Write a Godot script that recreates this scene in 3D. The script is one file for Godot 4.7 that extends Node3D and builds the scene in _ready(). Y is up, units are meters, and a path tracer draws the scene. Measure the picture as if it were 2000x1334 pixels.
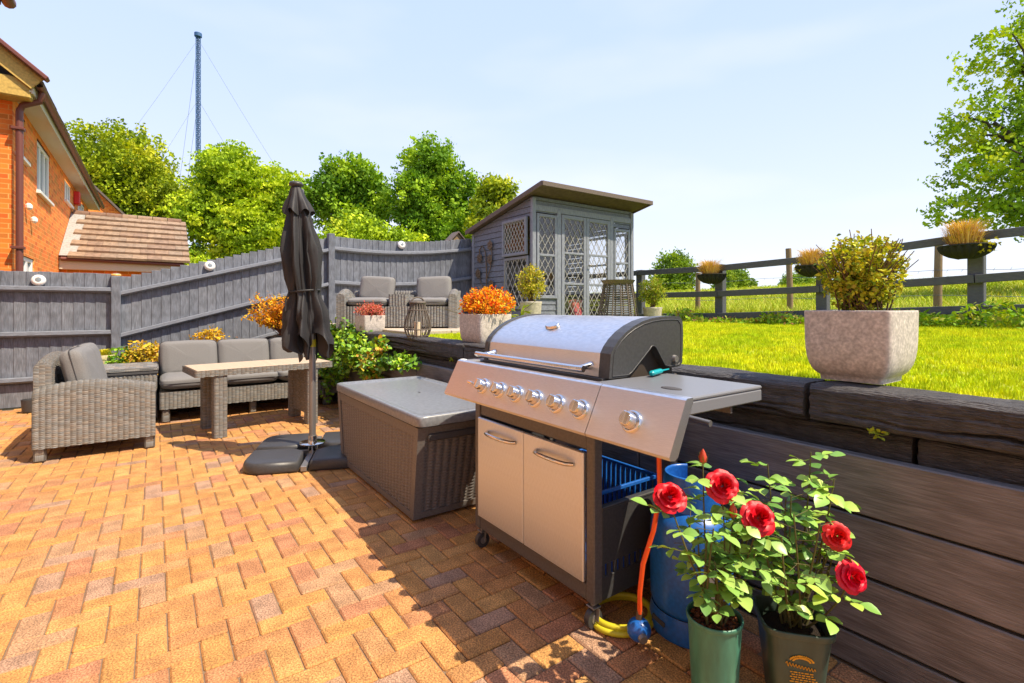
extends Node3D
# Patio and raised garden. World: y up, metres. The sleeper wall, the grill and the paving run along Z; the close-board fence runs along X.

var R := RandomNumberGenerator.new()
var M := {}
var TX := {}
var used := {}

# ---------------------------------------------------------------- mesh builder
class MB:
	var v := PackedVector3Array()
	var n := PackedVector3Array()
	var t := PackedVector2Array()
	var c := PackedColorArray()
	var ix := PackedInt32Array()
	var ink := Color(1, 1, 1)

	func put(p: Vector3, nn: Vector3, uv := Vector2.ZERO) -> int:
		v.append(p); n.append(nn); t.append(uv); c.append(ink)
		return v.size() - 1

	func tri(a: Vector3, b: Vector3, d: Vector3) -> void:
		var nn := (d - a).cross(b - a).normalized()
		var k := put(a, nn); put(b, nn); put(d, nn)
		ix.append_array([k, k + 1, k + 2])

	func quad(a: Vector3, b: Vector3, d: Vector3, e: Vector3, u0 := Vector2.ZERO, u1 := Vector2(1, 1)) -> void:
		var nn := (d - a).cross(b - a)
		if nn.length_squared() < 1e-14: nn = (e - a).cross(d - a)
		nn = nn.normalized()
		var k := put(a, nn, Vector2(u0.x, u1.y)); put(b, nn, u0); put(d, nn, Vector2(u1.x, u0.y)); put(e, nn, u1)
		ix.append_array([k, k + 1, k + 2, k, k + 2, k + 3])

	# rows of points joined into one smooth sheet; wrap closes each row
	func grid(rows: Array, wrap := false, us := 1.0, vs := 1.0) -> void:
		var nr := rows.size()
		var nc: int = rows[0].size()
		var base := v.size()
		var nn := PackedVector3Array()
		nn.resize(nr * nc)
		var span := nc if wrap else nc - 1
		for r in nr - 1:
			var p: PackedVector3Array = rows[r]
			var q: PackedVector3Array = rows[r + 1]
			for k in span:
				var k2 := (k + 1) % nc
				var f := (q[k2] - p[k]).cross(p[k2] - q[k])
				nn[r * nc + k] += f; nn[r * nc + k2] += f; nn[(r + 1) * nc + k] += f; nn[(r + 1) * nc + k2] += f
				var a := base + r * nc + k
				var b := base + r * nc + k2
				ix.append_array([a, a + nc, b + nc, a, b + nc, b])
		for r in nr:
			var p: PackedVector3Array = rows[r]
			for k in nc:
				put(p[k], -nn[r * nc + k].normalized(), Vector2(us * k / maxf(1, span), vs * r / maxf(1, nr - 1)))

	func fan(ring: PackedVector3Array) -> void:
		var m := Vector3.ZERO
		for p in ring: m += p
		m /= ring.size()
		var nn := Vector3.ZERO
		for k in ring.size(): nn += (ring[(k + 1) % ring.size()] - m).cross(ring[k] - m)
		nn = nn.normalized()
		var k0 := put(m, nn)
		for p in ring: put(p, nn)
		for k in ring.size(): ix.append_array([k0, k0 + 1 + k, k0 + 1 + (k + 1) % ring.size()])

	func box(o: Vector3, s: Vector3, bev := 0.0, b := Basis()) -> void:
		var h := s * 0.5
		var e := minf(bev, minf(h.x, minf(h.y, h.z)) * 0.95)
		for ax in 3:
			var a1 := (ax + 1) % 3
			var a2 := (ax + 2) % 3
			for sg in [-1.0, 1.0]:
				var p := []
				for q in [[-1, -1], [-1, 1], [1, 1], [1, -1]]:
					var w := Vector3.ZERO
					w[ax] = sg * h[ax]; w[a1] = q[0] * (h[a1] - e); w[a2] = q[1] * (h[a2] - e)
					p.append(o + b * w)
				if sg > 0: quad(p[0], p[1], p[2], p[3], Vector2.ZERO, Vector2(s[a1], s[a2]))
				else: quad(p[3], p[2], p[1], p[0], Vector2.ZERO, Vector2(s[a1], s[a2]))
		if e <= 0.0: return
		for ax in 3:
			var a1 := (ax + 1) % 3
			var a2 := (ax + 2) % 3
			for s1 in [-1.0, 1.0]:
				for s2 in [-1.0, 1.0]:
					var p := []
					for q in [[-1, 0], [1, 0], [1, 1], [-1, 1]]:
						var w := Vector3.ZERO
						w[ax] = q[0] * (h[ax] - e)
						w[a1] = s1 * (h[a1] if q[1] == 0 else h[a1] - e)
						w[a2] = s2 * (h[a2] - e if q[1] == 0 else h[a2])
						p.append(o + b * w)
					if s1 * s2 < 0: quad(p[0], p[1], p[2], p[3])
					else: quad(p[3], p[2], p[1], p[0])
		for sx in [-1.0, 1.0]:
			for sy in [-1.0, 1.0]:
				for sz in [-1.0, 1.0]:
					var a := o + b * Vector3(sx * h.x, sy * (h.y - e), sz * (h.z - e))
					var d := o + b * Vector3(sx * (h.x - e), sy * h.y, sz * (h.z - e))
					var f := o + b * Vector3(sx * (h.x - e), sy * (h.y - e), sz * h.z)
					if sx * sy * sz < 0: tri(a, d, f)
					else: tri(a, f, d)

	# box between two corners
	func bx(lo: Vector3, hi: Vector3, bev := 0.0) -> void:
		box((lo + hi) * 0.5, (hi - lo).abs(), bev)

	# square bar from a to b
	func bar(a: Vector3, b: Vector3, w: float, h: float, bev := 0.0, up := Vector3.UP) -> void:
		var y := (b - a).normalized()
		var z := up.cross(y)
		if z.length() < 0.01: z = Vector3.FORWARD.cross(y)
		z = z.normalized()
		box((a + b) * 0.5, Vector3(w, (b - a).length(), h), bev, Basis(y.cross(z), y, z))

	func ring(o: Vector3, y: Vector3, r: float, k: int, turn := 0.0) -> PackedVector3Array:
		var x := y.cross(Vector3.FORWARD if absf(y.z) < 0.9 else Vector3.RIGHT).normalized()
		var z := x.cross(y)
		var p := PackedVector3Array()
		for q in k:
			var a := TAU * q / k + turn
			p.append(o + (x * cos(a) + z * sin(a)) * r)
		return p

	func cyl(a: Vector3, b: Vector3, r0: float, r1 := -1.0, k := 12, cap := true) -> void:
		if r1 < 0: r1 = r0
		var y := (b - a).normalized()
		var p := ring(a, y, r0, k)
		var q := ring(b, y, r1, k)
		grid([p, q], true)
		if cap:
			fan(p)
			q.reverse()
			fan(q)

	func tube(path: PackedVector3Array, rad, k := 8, cap := true) -> void:
		var rows := []
		var x := Vector3.ZERO
		for q in path.size():
			var d := (path[mini(q + 1, path.size() - 1)] - path[maxi(q - 1, 0)]).normalized()
			if q == 0: x = d.cross(Vector3.UP if absf(d.y) < 0.9 else Vector3.RIGHT).normalized()
			x = (x - d * x.dot(d)).normalized()
			var z := d.cross(x)
			var r: float = rad if rad is float else rad[q]
			var p := PackedVector3Array()
			for w in k:
				var a := TAU * w / k
				p.append(path[q] + (x * cos(a) + z * sin(a)) * r)
			rows.append(p)
		grid(rows, true)
		if cap:
			fan(rows[0])
			var e: PackedVector3Array = rows[-1].duplicate()
			e.reverse()
			fan(e)

	# profile: Vector2(radius, y)
	func lathe(o: Vector3, prof: Array, k := 24, fold = null) -> void:
		var rows := []
		for q in prof:
			var p := PackedVector3Array()
			for w in k:
				var a := TAU * w / k
				var r: float = q.x
				if fold != null: r *= fold.call(a, q.y)
				p.append(o + Vector3(cos(a) * r, q.y, sin(a) * r))
			rows.append(p)
		grid(rows, true)

	func ball(o: Vector3, s: Vector3, nu := 14, nv := 9) -> void:
		var rows := []
		for r in nv + 1:
			var f := PI * r / nv
			var p := PackedVector3Array()
			for w in nu:
				var a := TAU * w / nu
				p.append(o + Vector3(cos(a) * sin(f) * s.x, cos(f) * s.y, sin(a) * sin(f) * s.z))
			rows.append(p)
		grid(rows, true)

	# polygon in the xy plane of xf, pushed along its z by depth
	func prism(poly: PackedVector2Array, xf: Transform3D, depth: float) -> void:
		var idx := Geometry2D.triangulate_polygon(poly)
		for side in 2:
			var z := depth * side
			for k in range(0, idx.size(), 3):
				var a := xf * Vector3(poly[idx[k]].x, poly[idx[k]].y, z)
				var b := xf * Vector3(poly[idx[k + 1]].x, poly[idx[k + 1]].y, z)
				var d := xf * Vector3(poly[idx[k + 2]].x, poly[idx[k + 2]].y, z)
				if side == 0: tri(a, b, d)
				else: tri(a, d, b)
		for k in poly.size():
			var p := poly[k]
			var q := poly[(k + 1) % poly.size()]
			quad(xf * Vector3(p.x, p.y, 0), xf * Vector3(p.x, p.y, depth), xf * Vector3(q.x, q.y, depth), xf * Vector3(q.x, q.y, 0))

	func mesh(colors := false) -> ArrayMesh:
		var a := []
		a.resize(Mesh.ARRAY_MAX)
		a[Mesh.ARRAY_VERTEX] = v
		a[Mesh.ARRAY_NORMAL] = n
		a[Mesh.ARRAY_TEX_UV] = t
		if colors: a[Mesh.ARRAY_COLOR] = c
		a[Mesh.ARRAY_INDEX] = ix
		var m := ArrayMesh.new()
		m.add_surface_from_arrays(Mesh.PRIMITIVE_TRIANGLES, a)
		return m

# ---------------------------------------------------------------- nodes
func numbered(called: String) -> String:
	var k: int = used.get(called, 0)
	used[called] = k + 1
	return called if k == 0 else "%s_%03d" % [called, k]

func tag(o: Node3D, label: String, category: String, group := "", kind := "") -> void:
	o.set_meta("label", label)
	o.set_meta("category", category)
	if group: o.set_meta("group", group)
	if kind: o.set_meta("kind", kind)

func thing(called: String, label: String, category: String, at := Vector3.ZERO, turn := 0.0, group := "", kind := "") -> Node3D:
	var o := Node3D.new()
	o.name = numbered(called)
	add_child(o)
	o.position = at
	o.rotation.y = turn
	tag(o, label, category, group, kind)
	return o

func part(parent: Node3D, called: String, what, m: Material, xf := Transform3D()) -> MeshInstance3D:
	var o := MeshInstance3D.new()
	o.mesh = what.mesh(m.vertex_color_use_as_albedo) if what is MB else what
	o.material_override = m
	o.name = called
	o.transform = xf
	parent.add_child(o, true)
	return o

func solo(called: String, what, m: Material, label: String, category: String, group := "", kind := "", xf := Transform3D()) -> MeshInstance3D:
	var o := part(self, numbered(called), what, m, xf)
	tag(o, label, category, group, kind)
	return o

func many(parent: Node3D, called: String, m: Mesh, mat: Material, xs: Array, cols := []) -> MultiMeshInstance3D:
	var mm := MultiMesh.new()
	mm.transform_format = MultiMesh.TRANSFORM_3D
	mm.use_colors = cols.size() > 0
	mm.mesh = m
	mm.instance_count = xs.size()
	for k in xs.size():
		mm.set_instance_transform(k, xs[k])
		if cols.size(): mm.set_instance_color(k, cols[k])
	var o := MultiMeshInstance3D.new()
	o.multimesh = mm
	o.material_override = mat
	o.name = called
	parent.add_child(o, true)
	return o

func rr(a: float, b: float) -> float:
	return R.randf_range(a, b)

func rdir() -> Vector3:
	var z := rr(-1, 1)
	var a := rr(0, TAU)
	var s := sqrt(1 - z * z)
	return Vector3(s * cos(a), z, s * sin(a))

func V(x: float, y: float, z: float) -> Vector3:
	return Vector3(x, y, z)

func shade(c: Color, d: float) -> Color:
	var k := 1.0 + rr(-d, d)
	return Color(c.r * k * (1 + rr(-d, d) * 0.3), c.g * k, c.b * k * (1 + rr(-d, d) * 0.3))

# ---------------------------------------------------------------- textures and materials
func noise_tex(key: String, kind: int, freq: float, oct: int, lo: float, hi: float, normal := false, side := 512, bias := 0.0) -> void:
	var f := FastNoiseLite.new()
	f.noise_type = kind as FastNoiseLite.NoiseType
	f.frequency = freq
	f.fractal_octaves = oct
	f.seed = key.hash() % 9999
	var x := NoiseTexture2D.new()
	x.width = side; x.height = side
	x.seamless = true
	x.noise = f
	if normal:
		x.as_normal_map = true
		x.bump_strength = hi
	else:
		var g := Gradient.new()
		g.set_color(0, Color(lo, lo, lo)); g.set_color(1, Color(hi, hi, hi))
		g.set_offset(0, 0.25 + bias); g.set_offset(1, 0.75 + bias)
		x.color_ramp = g
	TX[key] = x

func mk(key: String, lin: Color, rough: float, o := {}) -> StandardMaterial3D:
	var m := StandardMaterial3D.new()
	m.resource_name = key
	m.albedo_color = lin.linear_to_srgb()
	m.roughness = rough
	m.metallic = o.get("metal", 0.0)
	m.metallic_specular = o.get("spec", 0.5)
	if o.has("tex"): m.albedo_texture = TX[o.tex]
	if o.has("rtex"): m.roughness_texture = TX[o.rtex]
	if o.has("nrm"):
		m.normal_enabled = true
		m.normal_texture = TX[o.nrm]
		m.normal_scale = o.get("ns", 1.0)
	if o.has("height"):
		m.heightmap_enabled = true
		m.heightmap_texture = TX[o.height]
		m.heightmap_scale = o.get("hs", 0.3)
	if not o.has("uv"):
		m.uv1_triplanar = true
		m.uv1_world_triplanar = o.get("world", true)
		m.uv1_triplanar_sharpness = 4.0
	m.uv1_scale = o.get("scale", Vector3.ONE)
	if o.has("detail"):
		m.detail_enabled = true
		m.detail_albedo = TX[o.detail]
		m.detail_blend_mode = BaseMaterial3D.BLEND_MODE_MUL
		m.detail_uv_layer = BaseMaterial3D.DETAIL_UV_2
		m.uv2_triplanar = true
		m.uv2_world_triplanar = o.get("world", true)
		m.uv2_triplanar_sharpness = 4.0
		m.uv2_scale = o.get("dscale", Vector3.ONE)
	if o.has("vcol"): m.vertex_color_use_as_albedo = true
	if o.has("back"):
		m.backlight_enabled = true
		m.backlight = o.back
	if o.has("coat"):
		m.clearcoat_enabled = true
		m.clearcoat = o.coat
		m.clearcoat_roughness = o.get("cr", 0.1)
	if o.has("sheen"):
		m.rim_enabled = true
		m.rim = o.sheen
		m.rim_tint = 0.7
	if o.has("alpha"):
		m.transparency = BaseMaterial3D.TRANSPARENCY_ALPHA
		m.albedo_color.a = o.alpha
	M[key] = m
	return m

# woven strands: eight ribs by sixteen strands, height in one picture and the strands' own tones in another
func weave_tex() -> void:
	var s := 256
	var hi := Image.create(s, s, false, Image.FORMAT_RGB8)
	var co := Image.create(s, s, false, Image.FORMAT_RGB8)
	var tone := {}
	for y in s:
		for x in s:
			var rib := x / 32
			var fx := (x % 32) / 32.0
			var row := (y + (8 if rib % 2 else 0)) % s / 16
			var fy := ((y + (8 if rib % 2 else 0)) % 16) / 16.0
			var key := rib * 100 + row
			if not tone.has(key): tone[key] = [rr(0.78, 1.0), rr(-0.04, 0.04)]
			var h: float = sqrt(maxf(0, sin(PI * fy))) * (0.35 + 0.65 * sin(PI * fx))
			hi.set_pixel(x, y, Color(h, h, h))
			var k: float = tone[key][0] * (0.9 + 0.1 * sin(x * 1.7 + row * 5.0))
			var w: float = tone[key][1]
			co.set_pixel(x, y, Color(clampf(k + w, 0, 1), clampf(k, 0, 1), clampf(k - w, 0, 1)))
	TX["weave_h"] = ImageTexture.create_from_image(hi)
	TX["weave_c"] = ImageTexture.create_from_image(co)

# small bricks in stretcher bond for walls too far away to build singly: four courses of four by two
func far_brick_tex() -> void:
	var w := 256
	var h := 256
	var co := Image.create(w, h, false, Image.FORMAT_RGB8)
	var tone := []
	for k in 200: tone.append([rr(0.76, 1.0), rr(-0.07, 0.07)])
	for y in h:
		var row := y / 32
		for x in w:
			var xx := (x + (32 if row % 2 else 0)) % w
			var b := row * 4 + xx / 64
			var mortar := y % 32 < 4 or xx % 64 < 4
			var t: Array = tone[b]
			var k: float = t[0] + rr(-0.05, 0.05)
			co.set_pixel(x, y, Color(0.93, 0.76, 0.6) if mortar else Color(clampf(k, 0, 1), clampf(k * 0.62 + t[1], 0, 1), clampf(k * 0.33 + t[1] * 0.6, 0, 1)))
	TX["far_brick"] = ImageTexture.create_from_image(co)
	var pale: Image = co.duplicate()
	for y in h:
		for x in w: pale.set_pixel(x, y, co.get_pixel(x, y).lerp(Color(0.86, 0.78, 0.72), 0.72))
	TX["far_brick_pale"] = ImageTexture.create_from_image(pale)

func make_materials() -> void:
	var S := FastNoiseLite.TYPE_SIMPLEX_SMOOTH
	var C := FastNoiseLite.TYPE_CELLULAR
	noise_tex("cloud", S, 0.012, 4, 0.86, 1.0)
	noise_tex("soft", S, 0.02, 5, 0.9, 1.0)
	noise_tex("grit", S, 0.11, 4, 0.78, 1.0)
	noise_tex("speck", S, 0.07, 5, 0.66, 1.0)
	noise_tex("mottle", S, 0.05, 5, 0.86, 1.0)
	noise_tex("pit", C, 0.09, 2, 0.55, 1.0)
	noise_tex("streak", S, 0.03, 5, 0.85, 1.0)
	noise_tex("bump", S, 0.05, 5, 0.0, 1.0)
	noise_tex("grit_n", S, 0.11, 4, 0, 6.0, true)
	noise_tex("soft_n", S, 0.03, 4, 0, 5.0, true)
	noise_tex("brush", S, 0.05, 3, 0.93, 1.0)
	noise_tex("rough_map", S, 0.02, 5, 0.8, 1.0)
	weave_tex()
	far_brick_tex()
	mk("sand", Color(0.27, 0.185, 0.115), 1.0, {tex = "grit", scale = V(6, 6, 6)})
	mk("paver", Color(1, 1, 1), 0.9, {vcol = 1, tex = "speck", scale = V(3.3, 3.3, 3.3), detail = "cloud", dscale = V(1.1, 1.1, 1.1), height = "bump", hs = 0.12})
	mk("sleeper", Color(0.105, 0.1, 0.1), 0.72, {tex = "streak", scale = V(9, 9, 0.7), height = "bump", hs = 0.5, detail = "cloud", dscale = V(2, 2, 2)})
	mk("board", Color(0.2, 0.187, 0.19), 0.5, {tex = "streak", scale = V(7, 7, 0.45), height = "bump", hs = 0.06, detail = "cloud", dscale = V(2.2, 2.2, 0.5)})
	mk("fence", Color(0.2, 0.224, 0.275), 0.75, {tex = "streak", scale = V(6, 0.45, 6), height = "bump", hs = 0.06, detail = "cloud", dscale = V(1.6, 0.8, 1.6)})
	mk("fence_b", Color(0.175, 0.198, 0.245), 0.75, {tex = "streak", scale = V(6.7, 0.5, 6), height = "bump", hs = 0.06, detail = "cloud", dscale = V(1.2, 0.8, 1.6)})
	mk("fence_c", Color(0.225, 0.248, 0.297), 0.75, {tex = "streak", scale = V(5.4, 0.4, 6), height = "bump", hs = 0.06, detail = "cloud", dscale = V(1.9, 0.8, 1.6)})
	mk("rail", Color(0.2, 0.224, 0.275), 0.7, {tex = "streak", scale = V(0.6, 7, 7), height = "bump", hs = 0.05})
	mk("paddock_paint", Color(0.1, 0.108, 0.125), 0.65, {tex = "streak", scale = V(7, 7, 0.6), height = "bump", hs = 0.05})
	mk("shed", Color(0.2, 0.225, 0.275), 0.65, {tex = "streak", scale = V(0.6, 8, 0.6), detail = "soft", dscale = V(2, 2, 2)})
	mk("shed_trim", Color(0.24, 0.265, 0.315), 0.6, {tex = "soft", scale = V(3, 1, 3)})
	mk("felt", Color(0.1, 0.07, 0.055), 0.95, {tex = "grit", scale = V(8, 8, 8)})
	mk("barge", Color(0.16, 0.125, 0.105), 0.8, {tex = "streak", scale = V(2, 4, 2)})
	mk("lead_strip", Color(0.4, 0.4, 0.38), 0.5)
	mk("glass", Color(0.1, 0.11, 0.11), 0.02, {alpha = 0.04})
	mk("wicker", Color(0.345, 0.325, 0.295), 0.6, {uv = 1, tex = "weave_c", height = "weave_h", hs = 0.5})
	mk("wicker_grey", Color(0.34, 0.325, 0.3), 0.6, {uv = 1, tex = "weave_c", height = "weave_h", hs = 0.5})
	mk("cushion", Color(0.2, 0.197, 0.195), 0.85, {tex = "soft", scale = V(9, 9, 9), sheen = 0.25, nrm = "soft_n", ns = 0.25})
	mk("cushion_up", Color(0.22, 0.215, 0.21), 0.85, {tex = "soft", scale = V(9, 9, 9), sheen = 0.25, nrm = "soft_n", ns = 0.25})
	mk("piping", Color(0.06, 0.058, 0.06), 0.8)
	mk("table_slab", Color(0.6, 0.46, 0.32), 0.6, {tex = "streak", scale = V(1.2, 8, 8)})
	mk("black_plastic", Color(0.05, 0.05, 0.053), 0.42, {tex = "soft", scale = V(5, 5, 5), nrm = "grit_n", ns = 0.15})
	mk("canopy", Color(0.024, 0.023, 0.025), 0.62, {tex = "soft", scale = V(4, 4, 4), sheen = 0.2})
	mk("alu", Color(0.25, 0.24, 0.235), 0.4, {metal = 0.6})
	mk("steel", Color(0.84, 0.82, 0.81), 0.42, {metal = 1.0, tex = "brush", scale = V(3, 60, 1.0), rtex = "rough_map"})
	mk("steel_door", Color(0.74, 0.78, 0.85), 0.52, {metal = 1.0, tex = "brush", scale = V(60, 1.4, 40), rtex = "rough_map"})
	mk("chrome", Color(0.75, 0.73, 0.7), 0.13, {metal = 1.0})
	mk("grill_black", Color(0.055, 0.056, 0.058), 0.38, {tex = "soft", scale = V(6, 6, 6)})
	mk("grill_frame", Color(0.11, 0.1, 0.095), 0.35, {tex = "soft", scale = V(6, 6, 6)})
	mk("enamel_grey", Color(0.17, 0.178, 0.195), 0.35)
	mk("burnt", Color(0.05, 0.035, 0.025), 0.7, {tex = "grit", scale = V(9, 9, 9)})
	mk("box_side", Color(0.16, 0.148, 0.142), 0.5, {tex = "soft", scale = V(6, 6, 6)})
	mk("box_lid", Color(0.22, 0.238, 0.265), 0.3, {tex = "soft", scale = V(3, 3, 3)})
	mk("gas_blue", Color(0.015, 0.13, 0.52), 0.32, {tex = "soft", scale = V(5, 5, 5)})
	mk("hose_orange", Color(0.85, 0.1, 0.015), 0.4)
	mk("hose_yellow", Color(0.55, 0.5, 0.02), 0.45)
	mk("white_plastic", Color(0.75, 0.74, 0.72), 0.35)
	mk("teal", Color(0.0, 0.32, 0.36), 0.4)
	mk("pot_green", Color(0.06, 0.22, 0.15), 0.38, {tex = "soft", scale = V(4, 1, 4)})
	mk("pot_dark", Color(0.05, 0.085, 0.066), 0.4, {tex = "soft", scale = V(4, 1, 4)})
	mk("print_gold", Color(0.62, 0.3, 0.01), 0.6)
	mk("soil", Color(0.06, 0.036, 0.02), 1.0, {tex = "grit", scale = V(9, 9, 9), height = "bump", hs = 2.0})
	mk("bark_chip", Color(0.3, 0.16, 0.08), 0.95, {vcol = 1})
	mk("terracotta", Color(0.66, 0.6, 0.54), 0.85, {tex = "soft", scale = V(2.2, 2.2, 2.2), detail = "mottle", dscale = V(2.4, 2.4, 2.4), height = "bump", hs = 0.03})
	mk("stone_pot", Color(0.5, 0.46, 0.38), 0.85, {tex = "cloud", scale = V(3, 3, 3)})
	mk("pot_cream", Color(0.6, 0.52, 0.3), 0.7)
	mk("slab", Color(0.5, 0.42, 0.32), 0.9, {tex = "soft", scale = V(3, 3, 3)})
	mk("stem", Color(0.11, 0.1, 0.03), 0.8)
	mk("stem_red", Color(0.2, 0.07, 0.03), 0.7)
	mk("bark", Color(0.13, 0.1, 0.07), 0.95, {tex = "streak", scale = V(3, 0.5, 3), height = "bump", hs = 3.0})
	mk("twig", Color(0.16, 0.1, 0.05), 0.9)
	mk("leaf", Color(1, 1, 1), 0.65, {vcol = 1, spec = 0.3, back = Color(0.75, 0.75, 0.2)})
	mk("leaf_gloss", Color(1, 1, 1), 0.36, {vcol = 1, back = Color(0.55, 0.6, 0.12)})
	mk("petal", Color(1, 1, 1), 0.5, {vcol = 1, back = Color(0.5, 0.1, 0.1)})
	mk("blade", Color(1, 1, 1), 0.75, {vcol = 1, spec = 0.25, back = Color(0.6, 0.6, 0.15)})
	mk("lawn", Color(0.5, 0.56, 0.012), 0.95, {tex = "grit", scale = V(5, 5, 5), detail = "cloud", dscale = V(0.7, 0.7, 0.7)})
	mk("field", Color(0.42, 0.47, 0.04), 0.95, {tex = "grit", scale = V(1.2, 1.2, 1.2), detail = "cloud", dscale = V(0.12, 0.12, 0.12)})
	mk("far_ground", Color(0.12, 0.15, 0.05), 1.0, {tex = "cloud", scale = V(0.1, 0.1, 0.1)})
	mk("house_brick", Color(1.0, 0.75, 0.36), 0.9, {uv = 1, tex = "far_brick"})
	mk("buff_brick", Color(1.0, 0.88, 0.8), 0.9, {uv = 1, tex = "far_brick_pale"})
	mk("house_white", Color(0.85, 0.84, 0.81), 0.45)
	mk("soffit", Color(0.62, 0.56, 0.44), 0.7)
	mk("barge_yellow", Color(0.62, 0.42, 0.1), 0.7, {tex = "soft", scale = V(2, 2, 2)})
	mk("gutter", Color(0.16, 0.05, 0.035), 0.45)
	mk("roof_tile", Color(1, 1, 1), 0.9, {vcol = 1, tex = "grit", scale = V(3, 3, 3), detail = "cloud", dscale = V(1, 1, 1)})
	mk("lead", Color(0.4, 0.4, 0.38), 0.7, {tex = "cloud", scale = V(2, 2, 2)})
	mk("window_dark", Color(0.2, 0.23, 0.25), 0.06, {spec = 0.8})
	mk("alarm_red", Color(0.75, 0.03, 0.03), 0.4)
	mk("mast", Color(0.035, 0.11, 0.26), 0.6)
	mk("wire", Color(0.12, 0.16, 0.22), 0.5)
	mk("stake", Color(0.3, 0.21, 0.11), 0.9, {tex = "streak", scale = V(8, 0.8, 8)})
	mk("iron", Color(0.03, 0.03, 0.035), 0.55, {metal = 0.3})
	mk("coir", Color(0.025, 0.028, 0.022), 0.9, {tex = "grit", scale = V(9, 9, 9)})
	mk("cane", Color(0.16, 0.13, 0.105), 0.7, {tex = "streak", scale = V(4, 4, 4)})
	mk("candle", Color(0.72, 0.6, 0.42), 0.5)
	mk("rust", Color(0.2, 0.14, 0.09), 0.6, {metal = 0.4, tex = "grit", scale = V(8, 8, 8)})
	mk("pink_cloth", Color(0.6, 0.12, 0.14), 0.8)
	mk("shed_inside", Color(0.11, 0.08, 0.058), 0.8, {tex = "streak", scale = V(0.6, 8, 0.6)})

# ---------------------------------------------------------------- scene
func _ready() -> void:
	R.seed = 20240611
	camera_sky_sun()
	make_materials()
	ground_and_field()
	patio()
	retaining_wall()
	lawn()
	closeboard_fence()
	house()
	own_house()
	neighbour_house()
	mast()
	trees()
	summerhouse()
	paddock_fence()
	wicker_set()
	dining_table()
	parasol()
	storage_box()
	grill()
	gas()
	roses()
	wall_top_pots()
	terrace_things()
	bed_plants()
	ivy()
	small_things()

func camera_sky_sun() -> void:
	var cam := Camera3D.new()
	cam.name = "camera"
	add_child(cam)
	cam.position = V(0, 1.2, 0)
	cam.rotation.y = -atan2(0.5807, 0.8141)
	cam.projection = Camera3D.PROJECTION_FRUSTUM
	cam.near = 0.05
	cam.far = 2000.0
	cam.size = 2.0 * cam.near * 667.0 / 980.0
	cam.frustum_offset = Vector2(0, -cam.near * 67.0 / 980.0)
	cam.current = true
	var sky := ProceduralSkyMaterial.new()
	sky.sky_top_color = Color(0.615, 0.69, 0.86)
	sky.sky_horizon_color = Color(0.825, 0.842, 0.862)
	sky.sky_curve = 0.17
	sky.ground_bottom_color = Color(0.45, 0.42, 0.3)
	sky.ground_horizon_color = Color(0.75, 0.78, 0.72)
	sky.sky_energy_multiplier = 1.0
	var wisps := FastNoiseLite.new()
	wisps.noise_type = FastNoiseLite.TYPE_SIMPLEX_SMOOTH
	wisps.frequency = 0.006
	wisps.fractal_octaves = 5
	wisps.seed = 5
	var cover := Image.create(1024, 512, false, Image.FORMAT_RGBA8)
	for y in 256:
		for x in 1024:
			var a := TAU * x / 1024.0
			var k := wisps.get_noise_3d(cos(a) * 200.0, y * 5.0 + sin(a * 2.0) * 30.0, sin(a) * 200.0)
			k = clampf((k - 0.05) * 1.6, 0.0, 1.0) * smoothstep(40.0, 150.0, y) * (1.0 - smoothstep(225.0, 255.0, y))
			cover.set_pixel(x, y, Color(1, 1, 1, k * 0.13))
	sky.sky_cover = ImageTexture.create_from_image(cover)
	sky.sky_cover_modulate = Color(0.75, 0.6, 0.4)
	var e := Environment.new()
	e.background_mode = Environment.BG_SKY
	e.sky = Sky.new()
	e.sky.sky_material = sky
	e.tonemap_mode = Environment.TONE_MAPPER_LINEAR
	e.tonemap_exposure = 1.78
	e.sdfgi_enabled = true
	e.ssao_enabled = true
	e.ssil_enabled = true
	var w := WorldEnvironment.new()
	w.name = "environment"
	w.environment = e
	add_child(w)
	var sun := DirectionalLight3D.new()
	sun.name = "sun"
	sun.light_color = Color(1.0, 0.93, 0.82)
	sun.light_energy = 1.36
	sun.light_angular_distance = 0.5
	sun.shadow_enabled = true
	sun.sky_mode = DirectionalLight3D.SKY_MODE_LIGHT_ONLY
	add_child(sun)
	sun.look_at_from_position(V(0.35, 1.0, 0.55), Vector3.ZERO)

# ---------------------------------------------------------------- ground
func field_y(x: float, z: float) -> float:
	var k := smoothstep(8.0, 42.0, x)
	return 0.93 + 1.45 * k + 0.12 * sin(z * 0.13 + x * 0.07) * k - 0.9 * smoothstep(48.0, 140.0, x)

func sheet(x0: float, x1: float, z0: float, z1: float, nx: int, nz: int, f: Callable) -> MB:
	var b := MB.new()
	var rows := []
	for k in nz + 1:
		var p := PackedVector3Array()
		for q in nx + 1:
			var x := lerpf(x0, x1, q / float(nx))
			var z := lerpf(z0, z1, k / float(nz))
			p.append(V(x, f.call(x, z), z))
		rows.append(p)
	b.grid(rows)
	return b

func tuft_mesh(blades: int, h: float, w: float, spread: float) -> ArrayMesh:
	var b := MB.new()
	for k in blades:
		var a := rr(0, TAU)
		var o := V(cos(a), 0, sin(a)) * rr(0, spread)
		var d := V(cos(a + rr(-1, 1)), 0, sin(a + rr(-1, 1))) * rr(0.1, 0.6)
		var side := V(-d.z, 0, d.x).normalized() * w * 0.5
		var hh := h * rr(0.55, 1.0)
		var m := o + d * hh * 0.35 + V(0, hh * 0.6, 0)
		var e := o + d * hh + V(0, hh * 0.95, 0)
		b.quad(o - side, m - side * 0.8, m + side * 0.8, o + side)
		b.tri(m - side * 0.8, e, m + side * 0.8)
	return b.mesh()

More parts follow.
